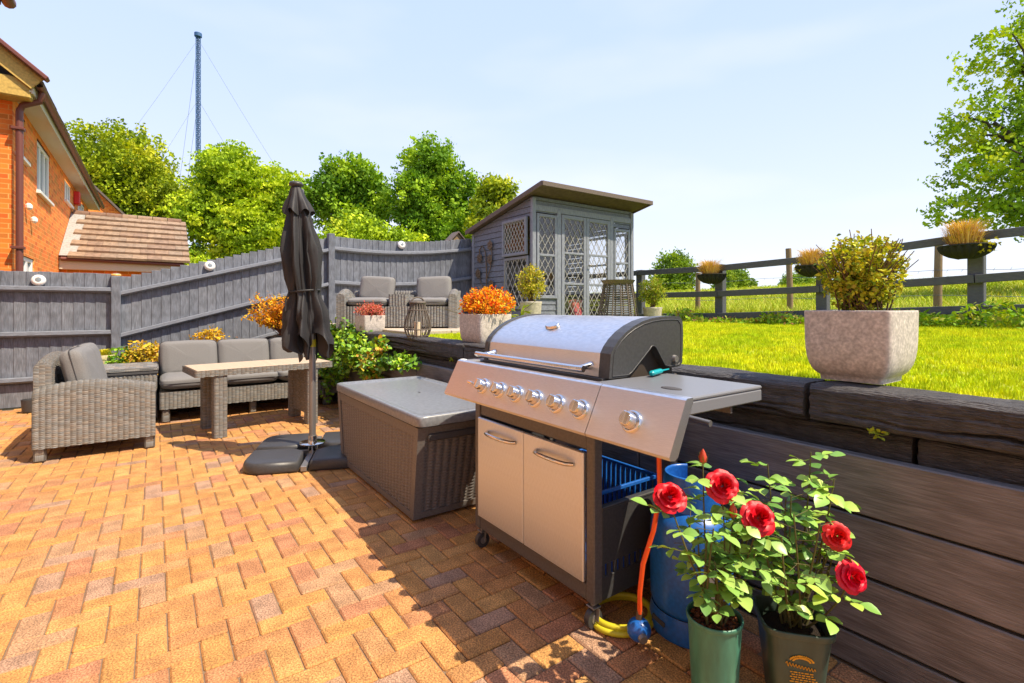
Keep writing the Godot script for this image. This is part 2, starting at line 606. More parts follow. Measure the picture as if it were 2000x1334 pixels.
func ground_and_field() -> void:
	var g := MB.new()
	g.quad(V(-500, -0.08, -700), V(700, -0.08, -700), V(700, -0.08, 400), V(-500, -0.08, 400))
	solo("ground", g, M.far_ground, "wide dull green ground under and beyond the garden", "ground", "", "structure")
	var f := sheet(8.06, 260, -200, 120, 90, 80, field_y)
	var o := solo("field", f, M.field, "yellow green hay field rising behind the dark rail fence", "field", "", "structure")
	var xs := []
	var cs := []
	for k in 10800:
		var t := pow(R.randf(), 1.8)
		var x := 8.35 + 38.0 * t
		var z := rr(-9.0, 1.2) - t * rr(-10, 45)
		var s := rr(0.6, 1.25) * (1.0 + t * 0.9)
		xs.append(Transform3D(Basis(Vector3.UP, rr(0, TAU)).scaled(V(s * (1 + 2 * t), s * (0.75 if x < 9.5 else 0.8), s * (1 + 2 * t))), V(x, field_y(x, z) - 0.02, z)))
		cs.append(shade([Color(0.35, 0.46, 0.03), Color(0.5, 0.54, 0.05), Color(0.58, 0.55, 0.12), Color(0.28, 0.4, 0.03)][R.randi() % 4], 0.25))
	many(o, "long_grass", tuft_mesh(11, 0.42, 0.012, 0.12), M.blade, xs, cs).set_meta("kind", "stuff")

# ---------------------------------------------------------------- paving: herringbone of 200 x 100 pavers
const PAVER := 0.0925

func patio() -> void:
	var base := MB.new()
	base.bx(V(-3.6, -0.07, -8.24), V(1.93, -0.009, 1.4))
	var o := solo("patio", base, M.sand, "orange and buff herringbone brick patio", "patio", "", "structure")
	var tones := []
	var hues := [Color(0.8, 0.396, 0.112), Color(0.81, 0.415, 0.125), Color(0.83, 0.444, 0.144), Color(0.78, 0.367, 0.119), Color(0.72, 0.328, 0.138), Color(0.68, 0.386, 0.2), Color(0.81, 0.415, 0.131), Color(0.76, 0.386, 0.15), Color(0.79, 0.376, 0.106), Color(0.6, 0.357, 0.225), Color(0.82, 0.405, 0.125), Color(0.7, 0.309, 0.15), Color(0.8, 0.396, 0.112), Color(0.78, 0.376, 0.125), Color(0.75, 0.347, 0.125)]
	for c in hues:
		var b := MB.new()
		b.ink = c
		b.box(V(0, -0.03, 0), V(0.088, 0.06, 0.181), 0.006)
		tones.append(b.mesh(true))
	var list := []
	for j in range(-89, 15):
		for i in range(-39, 19):
			var k := posmod(i + j, 4)
			if k == 0: list.append([V((i + 1) * PAVER + 0.04, 0, (j + 0.5) * PAVER), PI / 2])
			elif k == 2: list.append([V((i + 0.5) * PAVER + 0.04, 0, (j + 1) * PAVER), 0.0])
	for j in range(-44, 8): list.append([V(1.852, 0, j * 0.185 + 0.09), 0.0])
	var near := []
	var rest := []
	for it in list:
		var p: Vector3 = it[0]
		if it[1] != 0.0 and p.x > 1.72 or p.x > 1.765 and p.x < 1.85 or p.z < -8.2: continue
		var d := 0.5807 * p.x - 0.8141 * p.z
		var u := (0.8141 * p.x + 0.5807 * p.z) / maxf(d, 0.01)
		var seen := d > 1.5 and absf(u) < 1.06 and not (p.x > 1.25 and p.z < -2.4) and p.x < 1.9
		if seen: near.append([d, it])
		else: rest.append(it)
	near.sort_custom(func(a, b): return a[0] < b[0])
	for k in range(300, near.size()): rest.append(near[k][1])
	for k in mini(300, near.size()):
		var it: Array = near[k][1]
		part(o, "brick", tones[R.randi() % tones.size()], M.paver, paver_at(it))
	var plain := MB.new()
	plain.box(V(0, -0.03, 0), V(0.088, 0.06, 0.181), 0.006)
	var xs := []
	var cs := []
	for it in rest:
		xs.append(paver_at(it))
		cs.append(shade(hues[R.randi() % hues.size()], 0.07))
	many(o, "bricks", plain.mesh(), M.paver, xs, cs).set_meta("kind", "stuff")

func paver_at(it: Array) -> Transform3D:
	var b := Basis(Vector3.UP, it[1] + (PI if R.randf() < 0.5 else 0.0) + rr(-0.006, 0.006)) * Basis(V(1, 0, 0), rr(-0.008, 0.008)) * Basis(V(0, 0, 1), rr(-0.012, 0.012))
	return Transform3D(b, it[0] + V(rr(-0.0008, 0.0008), rr(-0.0018, 0.0018), rr(-0.0008, 0.0008)))

# ---------------------------------------------------------------- sleeper wall
func sleeper_mesh(l: float, h: float, d: float, cracks: int, salt: int) -> MB:
	var f := FastNoiseLite.new()
	f.seed = salt
	f.frequency = 1.0
	f.fractal_octaves = 4
	var ring := []
	var nh := 40
	var nd := 14
	for k in nh: ring.append([V(-d / 2, -h / 2 + h * k / nh, 0), V(-1, 0, 0)])
	for k in nd: ring.append([V(-d / 2 + d * k / nd, h / 2, 0), V(0, 1, 0)])
	for k in 6: ring.append([V(d / 2, h / 2 - h * k / 6.0, 0), V(1, 0, 0)])
	for k in 6: ring.append([V(d / 2 - d * k / 6.0, -h / 2, 0), V(0, -1, 0)])
	var cr := []
	for k in cracks: cr.append([rr(-0.42, 0.42) * h, rr(0, l), rr(0.3, 1.1), rr(0.012, 0.022), rr(0.003, 0.007)])
	var n := int(l / 0.018)
	var b := MB.new()
	var rows := []
	for q in n + 1:
		var z := l * q / n
		var ends := minf(z, l - z)
		var p := PackedVector3Array()
		for r in ring:
			var w: Vector3 = r[0]
			var nn: Vector3 = r[1]
			var e := minf(absf(absf(w.x) - d / 2), 0.03) + minf(absf(absf(w.y) - h / 2), 0.03)
			var ey := h / 2 - absf(w.y)
			var ex := d / 2 - absf(w.x)
			var rad := 0.014 + 0.006 * f.get_noise_2d(z * 3, w.y * 9)
			var m := maxf(ex, ey)
			var round := maxf(0, rad - m)
			w -= V(signf(w.x), 0, 0) * round * 0.5 + V(0, signf(w.y), 0) * round * 0.5
			w += nn * (0.006 * f.get_noise_3d(w.x * 12, w.y * 26, z * 2.2) + 0.0034 * f.get_noise_3d(w.x * 60, w.y * 110, z * 7))
			if nn.x < -0.5:
				for c in cr:
					var dz: float = absf(z - c[1]) / c[2]
					if dz < 1:
						var yc: float = c[0] + 0.02 * f.get_noise_2d(z * 1.8, c[0] * 50) + 0.006 * f.get_noise_2d(z * 9, c[0] * 90)
						var g: float = 1.0 - absf(w.y - yc) / (c[4] * (1.0 - dz * dz) + 0.0008)
						if g > 0: w.x += c[3] * sqrt(g) * (1 - dz * dz)
			if ends < 0.012: w -= V(w.x, w.y, 0) * (0.012 - ends) * 2.0
			w.z = z + (0.004 * f.get_noise_2d(w.x * 30, w.y * 30) if ends < 0.01 else 0.0)
			p.append(w)
		rows.append(p)
	b.grid(rows, true)
	var r0: PackedVector3Array = rows[0].duplicate()
	b.fan(r0)
	var r1: PackedVector3Array = rows[-1].duplicate()
	r1.reverse()
	b.fan(r1)
	return b

func retaining_wall() -> void:
	var o := thing("retaining_wall", "long black stained timber sleeper wall holding up the lawn", "wall", V(1.95, 0, -2.5))
	var k := 0
	for y in [[0.0, 0.104], [0.114, 0.305], [0.315, 0.505], [0.513, 0.706]]:
		for z in [[-6.9, -4.13], [-4.125, -1.62], [-1.615, 1.6]]:
			var m := MB.new()
			var off := 0.002 * (k % 3)
			m.bx(V(1.902 + off, y[0], z[0]), V(1.952, y[1], z[1]), 0.004)
			part(o, "plank", m, M.board, Transform3D(Basis(), -o.position))
			k += 1
	var rows := [[0.852, 0.136, 2.045, [[-0.86, 1.62], [-3.36, -0.88], [-5.86, -3.378], [-7.0, -5.875]]], [0.708, 0.142, 2.08, [[-0.55, 1.6], [-3.0, -0.568], [-5.4, -3.015], [-7.0, -5.415]]]]
	for r in rows:
		for s in r[3]:
			var m := sleeper_mesh(s[1] - s[0], r[1], 0.2, 7, k * 17 + 3)
			part(o, "sleeper", m, M.sleeper, Transform3D(Basis(), V(r[2] + rr(-0.006, 0.006), r[0], s[0]) - o.position))
			k += 1
	var fill := MB.new()
	fill.bx(V(1.954, 0, -6.9), V(2.1, 0.62, 1.6))
	part(o, "backing", fill, M.soil, Transform3D(Basis(), -o.position))
	# low timber edge of the planting bed behind the long sofa
	var e := thing("bed_edging", "low dark timber edging of the planting bed behind the long sofa", "edging", V(0, 0, -7.2))
	for y in [[0.0, 0.195], [0.2, 0.4]]:
		var m := MB.new()
		m.bx(V(-0.72, y[0], -0.05), V(1.9, y[1], 0.05), 0.006)
		part(e, "sleeper", m, M.sleeper)
	for y in [[0.4, 0.58], [0.585, 0.77]]:
		var m := MB.new()
		m.bx(V(1.02, y[0] + 0.004, -0.14), V(1.9, y[1], -0.06), 0.006)
		part(e, "sleeper", m, M.sleeper)
	for y in [[0.0, 0.195], [0.2, 0.4]]:
		var m := MB.new()
		m.bx(V(-0.72, y[0], -1.07), V(-0.62, y[1], -0.054), 0.006)
		part(e, "sleeper", m, M.sleeper)
	var s := sheet(-0.7, 1.92, -8.27, -7.22, 24, 8, func(x, z): return 0.38 + 0.34 * smoothstep(0.9, 1.15, x) + 0.12 * smoothstep(1.1, 1.9, x) + 0.02 * sin(x * 13 + z * 9))
	solo("bed_soil", s, M.soil, "dark soil of the bed between sofa and fence", "soil", "", "structure")

func lawn_y(x: float, z: float) -> float:
	return 0.885 + 0.05 * smoothstep(2.0, 8.0, x) + 0.012 * sin(x * 2.1 + z) * smoothstep(2.2, 3.0, x)

func lawn() -> void:
	var s := sheet(2.05, 8.1, -8.4, 2.2, 60, 90, lawn_y)
	var o := solo("lawn", s, M.lawn, "bright yellow green mown lawn above the sleeper wall", "lawn", "", "structure")
	var xs := []
	var cs := []
	var f := FastNoiseLite.new()
	f.frequency = 0.7
	for k in 66000:
		var x := 2.12 + 5.85 * pow(R.randf(), 1.35)
		var z := rr(-8.2, 1.2)
		if x > 2.15 and z < -5.05 and x < 4.85: continue
		if x > 4.85 and x < 7.25 and z < -6.25: continue
		var n := f.get_noise_2d(x * 2, z * 2)
		var c := Color(0.46, 0.58, 0.012).lerp(Color(0.68, 0.7, 0.02), clampf(0.5 + n * 1.3, 0, 1))
		xs.append(Transform3D(Basis(Vector3.UP, rr(0, TAU)).scaled(Vector3.ONE * rr(0.6, 1.15) * (1.0 + 0.1 * x)), V(x, lawn_y(x, z) - 0.003, z)))
		cs.append(shade(c, 0.3))
	many(o, "grass", tuft_mesh(8, 0.03, 0.0035, 0.018), M.blade, xs, cs).set_meta("kind", "stuff")
	# terrace slabs under the garden seats
	var t := thing("terrace_paving", "pale stone slab paving under the upper wicker seats", "paving", V(3.5, 0.9, -6.6), 0, "", "structure")
	for i in 5:
		for j in 6:
			var m := MB.new()
			m.box(Vector3.ZERO, V(0.536, 0.045, 0.536), 0.006)
			part(t, "slab", m, M.slab, Transform3D(Basis(Vector3.UP, rr(-0.004, 0.004)), V(2.45 + i * 0.545 - 3.5, 0.018 + rr(-0.002, 0.002), -7.98 + j * 0.545 + 6.6)))

# ---------------------------------------------------------------- close-board fence along z = -8.3
func closeboard_fence() -> void:
	var bays := [
		["grey close-board fence bay, level, leftmost behind the wicker loveseat", -2.75, -0.45, func(x): return 1.63 - 0.0 * x, 0.29],
		["grey close-board fence bay whose rails climb steeply behind the long sofa", -0.35, 2.26, func(x): return 1.585 + 0.28 * (x + 0.35), 0.0],
		["grey close-board fence bay on the upper terrace beside the summerhouse", 2.37, 4.96, func(x): return 2.35 + 0.05 * (x - 2.37) * (x - 3.5) * 0.9, 0.0],
	]
	var grades := [M.fence, M.fence_b, M.fence_c, M.fence, M.fence]
	for q in 3:
		var bay: Array = bays[q]
		var o := thing("garden_fence", bay[0], "fence", V(bay[1], 0, -8.3), 0, "bays of the grey close-board fence")
		var x: float = bay[1]
		var k := 0
		while x < bay[2] - 0.03:
			var w := minf(0.128, bay[2] - x + 0.02)
			var top: float = bay[3].call(x + w / 2)
			var m := MB.new()
			var h := 1.37
			m.box(Vector3.ZERO, V(w, h, 0.014), 0.003)
			var jig := rr(-0.004, 0.004)
			part(o, "plank", m, grades[R.randi() % 5], Transform3D(Basis(Vector3.UP, 0.075) * Basis(V(0, 0, 1), rr(-0.003, 0.003)), V(x + w / 2 - bay[1], top - h / 2 + jig, 0)))
			x += 0.107
			k += 1
		var n := 6
		for dy in [0.21, 0.755, 1.3]:
			var p := PackedVector3Array()
			for i in n + 1:
				var xx := lerpf(bay[1] - 0.03, bay[2] + 0.03, i / float(n))
				p.append(V(xx - bay[1], bay[3].call(xx) - dy, 0.05))
			var m := MB.new()
			var rows := []
			for c in [[-0.034, -0.036], [-0.034, 0.012], [-0.012, 0.04], [0.026, 0.036], [0.034, 0.03], [0.034, -0.036]]:
				var row := PackedVector3Array()
				for w in p: row.append(w + V(0, c[0], c[1]))
				rows.append(row)
			for r in 5:
				m.grid([rows[r], rows[r + 1]])
			part(o, "rail", m, M.rail)
		var g := MB.new()
		if q == 0:
			g.box(V((bay[2] - bay[1]) / 2, 0.14, 0.0), V(bay[2] - bay[1], 0.27, 0.03), 0.004)
			part(o, "gravel_board", g, M.fence_c)
		else:
			var a: float = bay[3].call(bay[1]) - 1.4
			var b: float = bay[3].call(bay[2]) - 1.4
			g.prism(PackedVector2Array([Vector2(0, 0.2), Vector2(0, a + 0.06), Vector2(bay[2] - bay[1], b + 0.06), Vector2(bay[2] - bay[1], 0.2)]), Transform3D(Basis(), V(0, 0, -0.045)), 0.025)
			part(o, "gravel_board", g, M.fence)
		var px: float = [-0.4, 2.315, 5.0][q]
		var pt: float = [1.6, 2.38, 2.44][q]
		var pm := MB.new()
		pm.bx(V(px - 0.05 - bay[1], 0, -0.03), V(px + 0.05 - bay[1], pt, 0.095), 0.006)
		part(o, "post", pm, M.fence_b if q == 1 else M.fence)
	var cap := thing("post_cap_light", "small amber glass solar cap on the fence post behind the loveseat", "light", V(-0.4, 1.6, -8.265))
	var m := MB.new()
	m.lathe(Vector3.ZERO, [Vector2(0.0, 0.001), Vector2(0.05, 0.001), Vector2(0.055, 0.012), Vector2(0.05, 0.03), Vector2(0.0, 0.034)], 16)
	mk("amber", Color(0.7, 0.42, 0.12), 0.3)
	part(cap, "cap", m, M.amber)
	var sp := MB.new()
	sp.cyl(V(0, 0.032, 0), V(0, 0.04, 0), 0.036, 0.034, 16)
	part(cap, "solar_cell", sp, M.window_dark)
	var where := [[-1.137, 1.52, "white round solar fence light on the level bay above the loveseat"], [0.642, 1.78, "white round solar fence light on the climbing bay"], [3.52, 2.285, "white round solar fence light on the terrace bay"]]
	for w in where:
		var l := thing("fence_light", w[2], "light", V(w[0], w[1], -8.285), 0, "round lights along the fence")
		var b := MB.new()
		b.lathe(Vector3.ZERO, [Vector2(0.0, 0.0), Vector2(0.062, 0.0), Vector2(0.07, 0.012), Vector2(0.066, 0.035), Vector2(0.045, 0.05), Vector2(0.03, 0.046)], 20)
		part(l, "housing", b, M.white_plastic, Transform3D(Basis(V(1, 0, 0), PI / 2 - 0.25), V(0, 0, 0.008)))
		var d := MB.new()
		d.lathe(Vector3.ZERO, [Vector2(0.034, 0.043), Vector2(0.02, 0.047), Vector2(0.0, 0.048)], 16)
		part(l, "solar_cell", d, M.window_dark, Transform3D(Basis(V(1, 0, 0), PI / 2 - 0.25), V(0, 0, 0.01)))

# ---------------------------------------------------------------- house on the left, wall face x = -1.75
func brick_quad(m: MB, a: Vector3, b: Vector3, c: Vector3, d: Vector3) -> void:
	# a lower left, b upper left, c upper right, d lower right; uv in bricks of 225 x 75 mm
	var w := (d - a).length()
	var h := (b - a).length()
	m.quad(a, b, c, d, Vector2.ZERO, Vector2(w / 0.9, h / 0.6))

func wall_with_holes(m: MB, z0: float, z1: float, y0: float, y1: float, holes: Array, x: float) -> void:
	var zs := [z0, z1]
	var ys := [y0, y1]
	for h in holes:
		zs.append_array([h[0], h[1]])
		ys.append_array([h[2], h[3]])
	zs.sort()
	ys.sort()
	for i in zs.size() - 1:
		for j in ys.size() - 1:
			if zs[i + 1] - zs[i] < 1e-4 or ys[j + 1] - ys[j] < 1e-4: continue
			var cz: float = (zs[i] + zs[i + 1]) / 2
			var cy: float = (ys[j] + ys[j + 1]) / 2
			var open := false
			for h in holes:
				if cz > h[0] and cz < h[1] and cy > h[2] and cy < h[3]: open = true
			if open: continue
			var k := m.v.size()
			m.quad(V(x, ys[j], zs[i + 1]), V(x, ys[j + 1], zs[i + 1]), V(x, ys[j + 1], zs[i]), V(x, ys[j], zs[i]))
			for q in 4: m.t[k + q] = Vector2(-m.v[k + q].z / 0.9, -m.v[k + q].y / 0.6)

func house_window(o: Node3D, z0: float, z1: float, y0: float, y1: float, x: float, bars: int) -> void:
	var fr := MB.new()
	var xi := x - 0.05
	for z in [z0 + 0.05, z1 - 0.05]: fr.bx(V(xi - 0.03, y0, z - 0.05), V(xi + 0.03, y1, z + 0.05), 0.005)
	for y in [y0 + 0.035, y1 - 0.035]: fr.bx(V(xi - 0.03, y - 0.035, z0 + 0.1), V(xi + 0.028, y + 0.035, z1 - 0.1), 0.005)
	var w := part(o, "window", fr, M.house_white, Transform3D(Basis(), -o.position))
	for k in bars:
		var z := lerpf(z0, z1, (k + 1.0) / (bars + 1.0))
		var b := MB.new()
		b.bx(V(xi - 0.028, y0 + 0.07, z - 0.06), V(xi + 0.026, y1 - 0.07, z + 0.06), 0.004)
		part(w, "mullion", b, M.house_white)
	for k in bars + 1:
		var a := lerpf(z0 + 0.06, z1 - 0.06, k / (bars + 1.0)) + 0.03
		var e := lerpf(z0 + 0.06, z1 - 0.06, (k + 1) / (bars + 1.0)) - 0.03
		var g := MB.new()
		g.bx(V(xi - 0.012, y0 + 0.07, a), V(xi - 0.004, y1 - 0.07, e))
		part(w, "pane", g, M.window_dark)
	var s := MB.new()
	s.bx(V(x - 0.1, y0 - 0.06, z0 - 0.05), V(x + 0.06, y0, z1 + 0.05), 0.006)
	part(w, "sill", s, M.house_white)
	for k in 2:
		var rv := MB.new()
		var zz := z0 if k == 0 else z1
		brick_quad(rv, V(x, y0, zz), V(x, y1, zz), V(x - 0.12, y1, zz), V(x - 0.12, y0, zz))
		part(w, "reveal", rv, M.house_brick)

func tile_tone() -> Color:
	return [Color(0.36, 0.22, 0.14), Color(0.3, 0.18, 0.12), Color(0.42, 0.28, 0.18), Color(0.34, 0.24, 0.17)][R.randi() % 4]

func house() -> void:
	var o := thing("brick_house", "orange brick house with white windows and brown eaves behind the fence", "house", V(-1.75, 0, -16))
	var off := Transform3D(Basis(), -o.position)
	var holes := [[-14.0, -12.55, 3.35, 4.3], [-11.55, -10.82, 3.62, 4.3], [-17.2, -16.05, 3.8, 4.3], [-20.3, -18.6, 3.75, 4.3], [-12.3, -10.85, 0.9, 2.05]]
	var m := MB.new()
	wall_with_holes(m, -21.4, -10.6, 0, 4.42, holes, -1.75)
	brick_quad(m, V(-9.0, 0, -10.6), V(-9.0, 4.42, -10.6), V(-1.75, 4.42, -10.6), V(-1.75, 0, -10.6))
	brick_quad(m, V(-1.75, 0, -21.4), V(-1.75, 4.42, -21.4), V(-9, 4.42, -21.4), V(-9, 0, -21.4))
	for z in [-10.6, -21.4]:
		m.tri(V(-1.75, 4.42, z), V(-5.4, 7.4, z), V(-9, 4.42, z))
		for q in 3: m.t[m.t.size() - 3 + q] = Vector2(m.v[m.v.size() - 3 + q].x / 0.9, m.v[m.v.size() - 3 + q].y / 0.6)
	part(o, "wall", m, M.house_brick, off)
	var inner := MB.new()
	inner.bx(V(-8.9, 0, -21.3), V(-2.2, 4.4, -10.7))
	part(o, "room", inner, M.window_dark, off)
	for h in holes: house_window(o, h[0], h[1], h[2], h[3], -1.75, 2 if h[1] - h[0] > 1.0 else 0)
	var so := MB.new()
	so.bx(V(-1.76, 4.42, -21.6), V(-1.5, 4.45, -10.3), 0.003)
	part(o, "soffit", so, M.soffit, off)
	var fa := MB.new()
	fa.bx(V(-1.5, 4.4, -21.6), V(-1.47, 4.6, -10.3), 0.004)
	part(o, "fascia", fa, M.soffit, off)
	var gu := MB.new()
	var rows := []
	for k in 9:
		var a := PI + PI * k / 8.0
		rows.append(PackedVector3Array([V(-1.41 + 0.056 * cos(a), 4.55 + 0.056 * sin(a), -21.7), V(-1.41 + 0.056 * cos(a), 4.55 + 0.056 * sin(a), -10.25)]))
	gu.grid(rows)
	part(o, "gutter", gu, M.gutter, off)
	# two slopes and a row of eaves tiles
	var rf := MB.new()
	for sd in [-1.0, 1.0]:
		var ex: float = -5.4 + sd * 4.02
		rf.quad(V(ex, 4.63, -21.7), V(-5.4, 7.95, -21.7), V(-5.4, 7.95, -10.25), V(ex, 4.63, -10.25))
		rf.quad(V(ex, 4.58, -21.7), V(-5.4, 7.9, -21.7), V(-5.4, 7.9, -10.25), V(ex, 4.58, -10.25))
	var roof := part(o, "roof", rf, M.gutter, off)
	var tm := []
	for k in 4:
		var b := MB.new()
		b.ink = tile_tone() * 0.55
		b.box(Vector3.ZERO, V(0.42, 0.045, 0.325), 0.006)
		tm.append(b.mesh(true))
	for k in 35:
		part(roof, "tile", tm[k % 4], M.roof_tile, Transform3D(Basis(V(0, 0, 1), -0.69 + rr(-0.015, 0.015)), V(-1.53, 4.71 + rr(-0.006, 0.006), -10.42 - k * 0.33)))
	for k in 35:
		part(roof, "tile", tm[(k * 3 + 1) % 4], M.roof_tile, Transform3D(Basis(V(0, 0, 1), -0.69 + rr(-0.015, 0.015)), V(-1.8, 4.965 + rr(-0.006, 0.006), -10.42 - k * 0.33)))
	# gable verge: barge boards and boxed end in ochre paint
	var bb := MB.new()
	bb.bar(V(-1.42, 4.55, -10.27), V(-5.4, 7.8, -10.27), 0.03, 0.24, 0.004, V(0, 0, 1))
	part(o, "barge_board", bb, M.barge_yellow, off)
	var be := MB.new()
	be.bx(V(-2.1, 4.32, -10.62), V(-1.5, 4.62, -10.3), 0.02)
	part(o, "boxed_eave", be, M.barge_yellow, off)
	var ve := MB.new()
	ve.bar(V(-1.3, 4.62, -10.22), V(-5.4, 8.02, -10.22), 0.16, 0.06, 0.01, V(0, 0, 1))
	part(o, "verge", ve, M.gutter, off)
	var dp := MB.new()
	dp.tube(PackedVector3Array([V(-1.41, 4.5, -10.5), V(-1.43, 4.36, -10.5), V(-1.63, 4.26, -10.52), V(-1.66, 4.16, -10.52), V(-1.66, 0, -10.52)]), 0.045, 10)
	var pipe := part(o, "downpipe", dp, M.gutter, off)
	for y in [3.9, 2.1]:
		var cl := MB.new()
		cl.bx(V(-1.75, y - 0.02, -10.58), V(-1.6, y + 0.02, -10.46), 0.004)
		part(pipe, "clip", cl, M.gutter)
	var al := MB.new()
	al.bx(V(-1.75, 3.95, -17.95), V(-1.62, 4.3, -17.65), 0.02)
	part(o, "alarm_box", al, M.alarm_red, off)
	for p in [V(-1.7, 2.88, -11.5), V(-1.7, 2.72, -11.95)]:
		var vb := MB.new()
		vb.box(p, V(0.09, 0.11, 0.1), 0.03)
		part(o, "vent_cowl", vb, M.house_white, off)
	# single-storey wing with a tiled roof slope facing the garden
	var w := MB.new()
	brick_quad(w, V(-1.75, 0, -15.3), V(-1.75, 2.3, -15.3), V(0.5, 2.3, -15.3), V(0.5, 0, -15.3))
	brick_quad(w, V(0.5, 0, -15.3), V(0.5, 2.3, -15.3), V(0.5, 2.3, -19.2), V(0.5, 0, -19.2))
	w.tri(V(0.5, 2.3, -15.3), V(0.5, 3.5, -17.2), V(0.5, 2.3, -19.2))
	part(o, "wing_wall", w, M.house_brick, off)
	var wf := MB.new()
	wf.bx(V(-1.74, 2.06, -15.28), V(0.6, 2.3, -15.1), 0.006)
	part(o, "wing_fascia", wf, M.soffit, off)
	var wg := MB.new()
	wg.cyl(V(-1.7, 2.29, -15.04), V(0.62, 2.26, -15.04), 0.045, 0.045, 8)
	part(o, "wing_gutter", wg, M.gutter, off)
	var wr := MB.new()
	wr.quad(V(-1.74, 2.3, -15.05), V(-1.74, 3.6, -17.2), V(0.6, 3.6, -17.2), V(0.6, 2.3, -15.05))
	wr.quad(V(-1.74, 2.3, -19.3), V(-1.74, 3.6, -17.2), V(0.6, 3.6, -17.2), V(0.6, 2.3, -19.3))
	var wroof := part(o, "wing_roof", wr, M.gutter, off)
	var flash := MB.new()
	flash.prism(PackedVector2Array([Vector2(0, 0), Vector2(2.52, 0), Vector2(2.52, 0.28), Vector2(0, 0.34)]), Transform3D(Basis(V(0, 1.3, -2.15).normalized(), V(1, 0, 0), V(0, 1.3, -2.15).normalized().cross(V(1, 0, 0))), V(-1.74, 2.37, -15.05)), 0.02)
	part(wroof, "flashing", flash, M.lead)
	var wt := []
	for k in 6:
		var b := MB.new()
		b.ink = tile_tone().lerp(Color(0.5, 0.38, 0.26), 0.35)
		b.box(Vector3.ZERO, V(0.2885, 0.06, 0.4), 0.003)
		wt.append(b.mesh(true))
	var slope := atan2(1.3, 2.15)
	var along := V(0, 1.3, -2.15).normalized()
	var up := V(0, 2.15, 1.3).normalized()
	var half := MB.new()
	half.ink = tile_tone().lerp(Color(0.5, 0.38, 0.26), 0.35)
	half.box(Vector3.ZERO, V(0.143, 0.06, 0.4), 0.003)
	var half_mesh := half.mesh(true)
	for r in 8:
		for k in 9:
			if k == 8 and r % 2 == 0 or k == 0 and r % 2: continue
			var x := -1.48 + 0.04 + 0.29 * k - (0.145 if r % 2 else 0.0) - (0.0725 if k == 8 else 0.0)
			var p := V(x, 2.3, -15.05) + along * (0.13 + r * 0.315) + up * (0.045 + rr(0, 0.006))
			if x < -1.3: x += 0.0
			part(wroof, "tile", half_mesh if k == 8 else wt[R.randi() % 6], M.roof_tile, Transform3D(Basis(V(1, 0, 0), slope - 0.17) * Basis(V(0, 0, 1), rr(-0.012, 0.012)), p))
	for k in 7:
		var rb := MB.new()
		rb.ink = tile_tone()
		rb.cyl(V(-1.7 + k * 0.335, 3.6, -17.2), V(-1.38 + k * 0.335, 3.6, -17.2), 0.12, 0.12, 10)
		part(wroof, "ridge_tile", rb, M.roof_tile)

# the house this patio belongs to: its sunlit wall stands just outside the frame and shows in the steel of the grill
func own_house() -> void:
	var o := thing("patio_house", "brick house the patio belongs to, only an eaves corner in view", "house", V(-1.78, 0, -1.5))
	var off := Transform3D(Basis(), -o.position)
	var holes := [[-5.6, -3.4, 0.08, 2.15], [-1.2, 0.6, 0.9, 2.1], [-5.2, -3.8, 3.2, 4.3], [-1.2, 0.4, 3.2, 4.3]]
	var m := MB.new()
	wall_with_holes(m, -7.4, 4.0, 0, 4.55, holes, -1.78)
	brick_quad(m, V(-1.78, 0, -7.3), V(-1.78, 4.55, -7.3), V(-9.0, 4.55, -7.3), V(-9.0, 0, -7.3))
	part(o, "wall", m, M.buff_brick, off)
	var inner := MB.new()
	inner.bx(V(-8.9, 0, -6.9), V(-2.2, 4.4, 3.9))
	part(o, "room", inner, M.window_dark, off)
	for h in holes: house_window(o, h[0], h[1], h[2], h[3], -1.78, 1)
	var rf := MB.new()
	rf.prism(PackedVector2Array([Vector2(-1.36, 4.5), Vector2(-1.36, 4.62), Vector2(-5.4, 7.8), Vector2(-9.5, 4.62), Vector2(-9.5, 4.5)]), Transform3D(Basis(), V(0, 0, -7.7)), 11.8)
	part(o, "roof", rf, M.gutter, off)
	var gu := MB.new()
	gu.cyl(V(-1.3, 4.55, -7.72), V(-1.3, 4.55, 4.1), 0.06, 0.06, 10)
	part(o, "gutter", gu, M.gutter, off)

func neighbour_house() -> void:
	var o := thing("gabled_house", "orange brick gable of a second house beyond the eaves", "house", V(-2.6, 0, -31))
	var m := MB.new()
	var a := V(-7.5, 0, -31)
	brick_quad(m, V(-7.5, 0, -31), V(-7.5, 5.3, -31), V(-0.9, 5.3, -31), V(-0.9, 0, -31))
	m.tri(V(-7.5, 5.3, -31), V(-4.2, 8.9, -31), V(-0.9, 5.3, -31))
	for q in 3: m.t[m.t.size() - 3 + q] = Vector2(m.v[m.v.size() - 3 + q].x / 0.9, m.v[m.v.size() - 3 + q].y / 0.6)
	brick_quad(m, V(-0.9, 0, -31), V(-0.9, 5.3, -31), V(-0.9, 5.3, -38), V(-0.9, 0, -38))
	part(o, "wall", m, M.house_brick, Transform3D(Basis(), -o.position))
	var r := MB.new()
	for sd in [-1.0, 1.0]:
		for dy in [0.0, 0.12]: r.quad(V(-4.2 + sd * 3.65, 4.95 + dy, -30.7), V(-4.2, 8.93 + dy, -30.7), V(-4.2, 8.93 + dy, -38), V(-4.2 + sd * 3.65, 4.95 + dy, -38))
		r.quad(V(-4.2 + sd * 3.65, 4.95, -30.7), V(-4.2 + sd * 3.65, 5.07, -30.7), V(-4.2, 9.05, -30.7), V(-4.2, 8.93, -30.7))
	part(o, "roof", r, M.barge, Transform3D(Basis(), -o.position))
	var b := MB.new()
	b.bx(V(-1.9, 5.0, -30.97), V(-0.5, 5.35, -30.6), 0.02)
	part(o, "boxed_eave", b, M.barge_yellow, Transform3D(Basis(), -o.position))

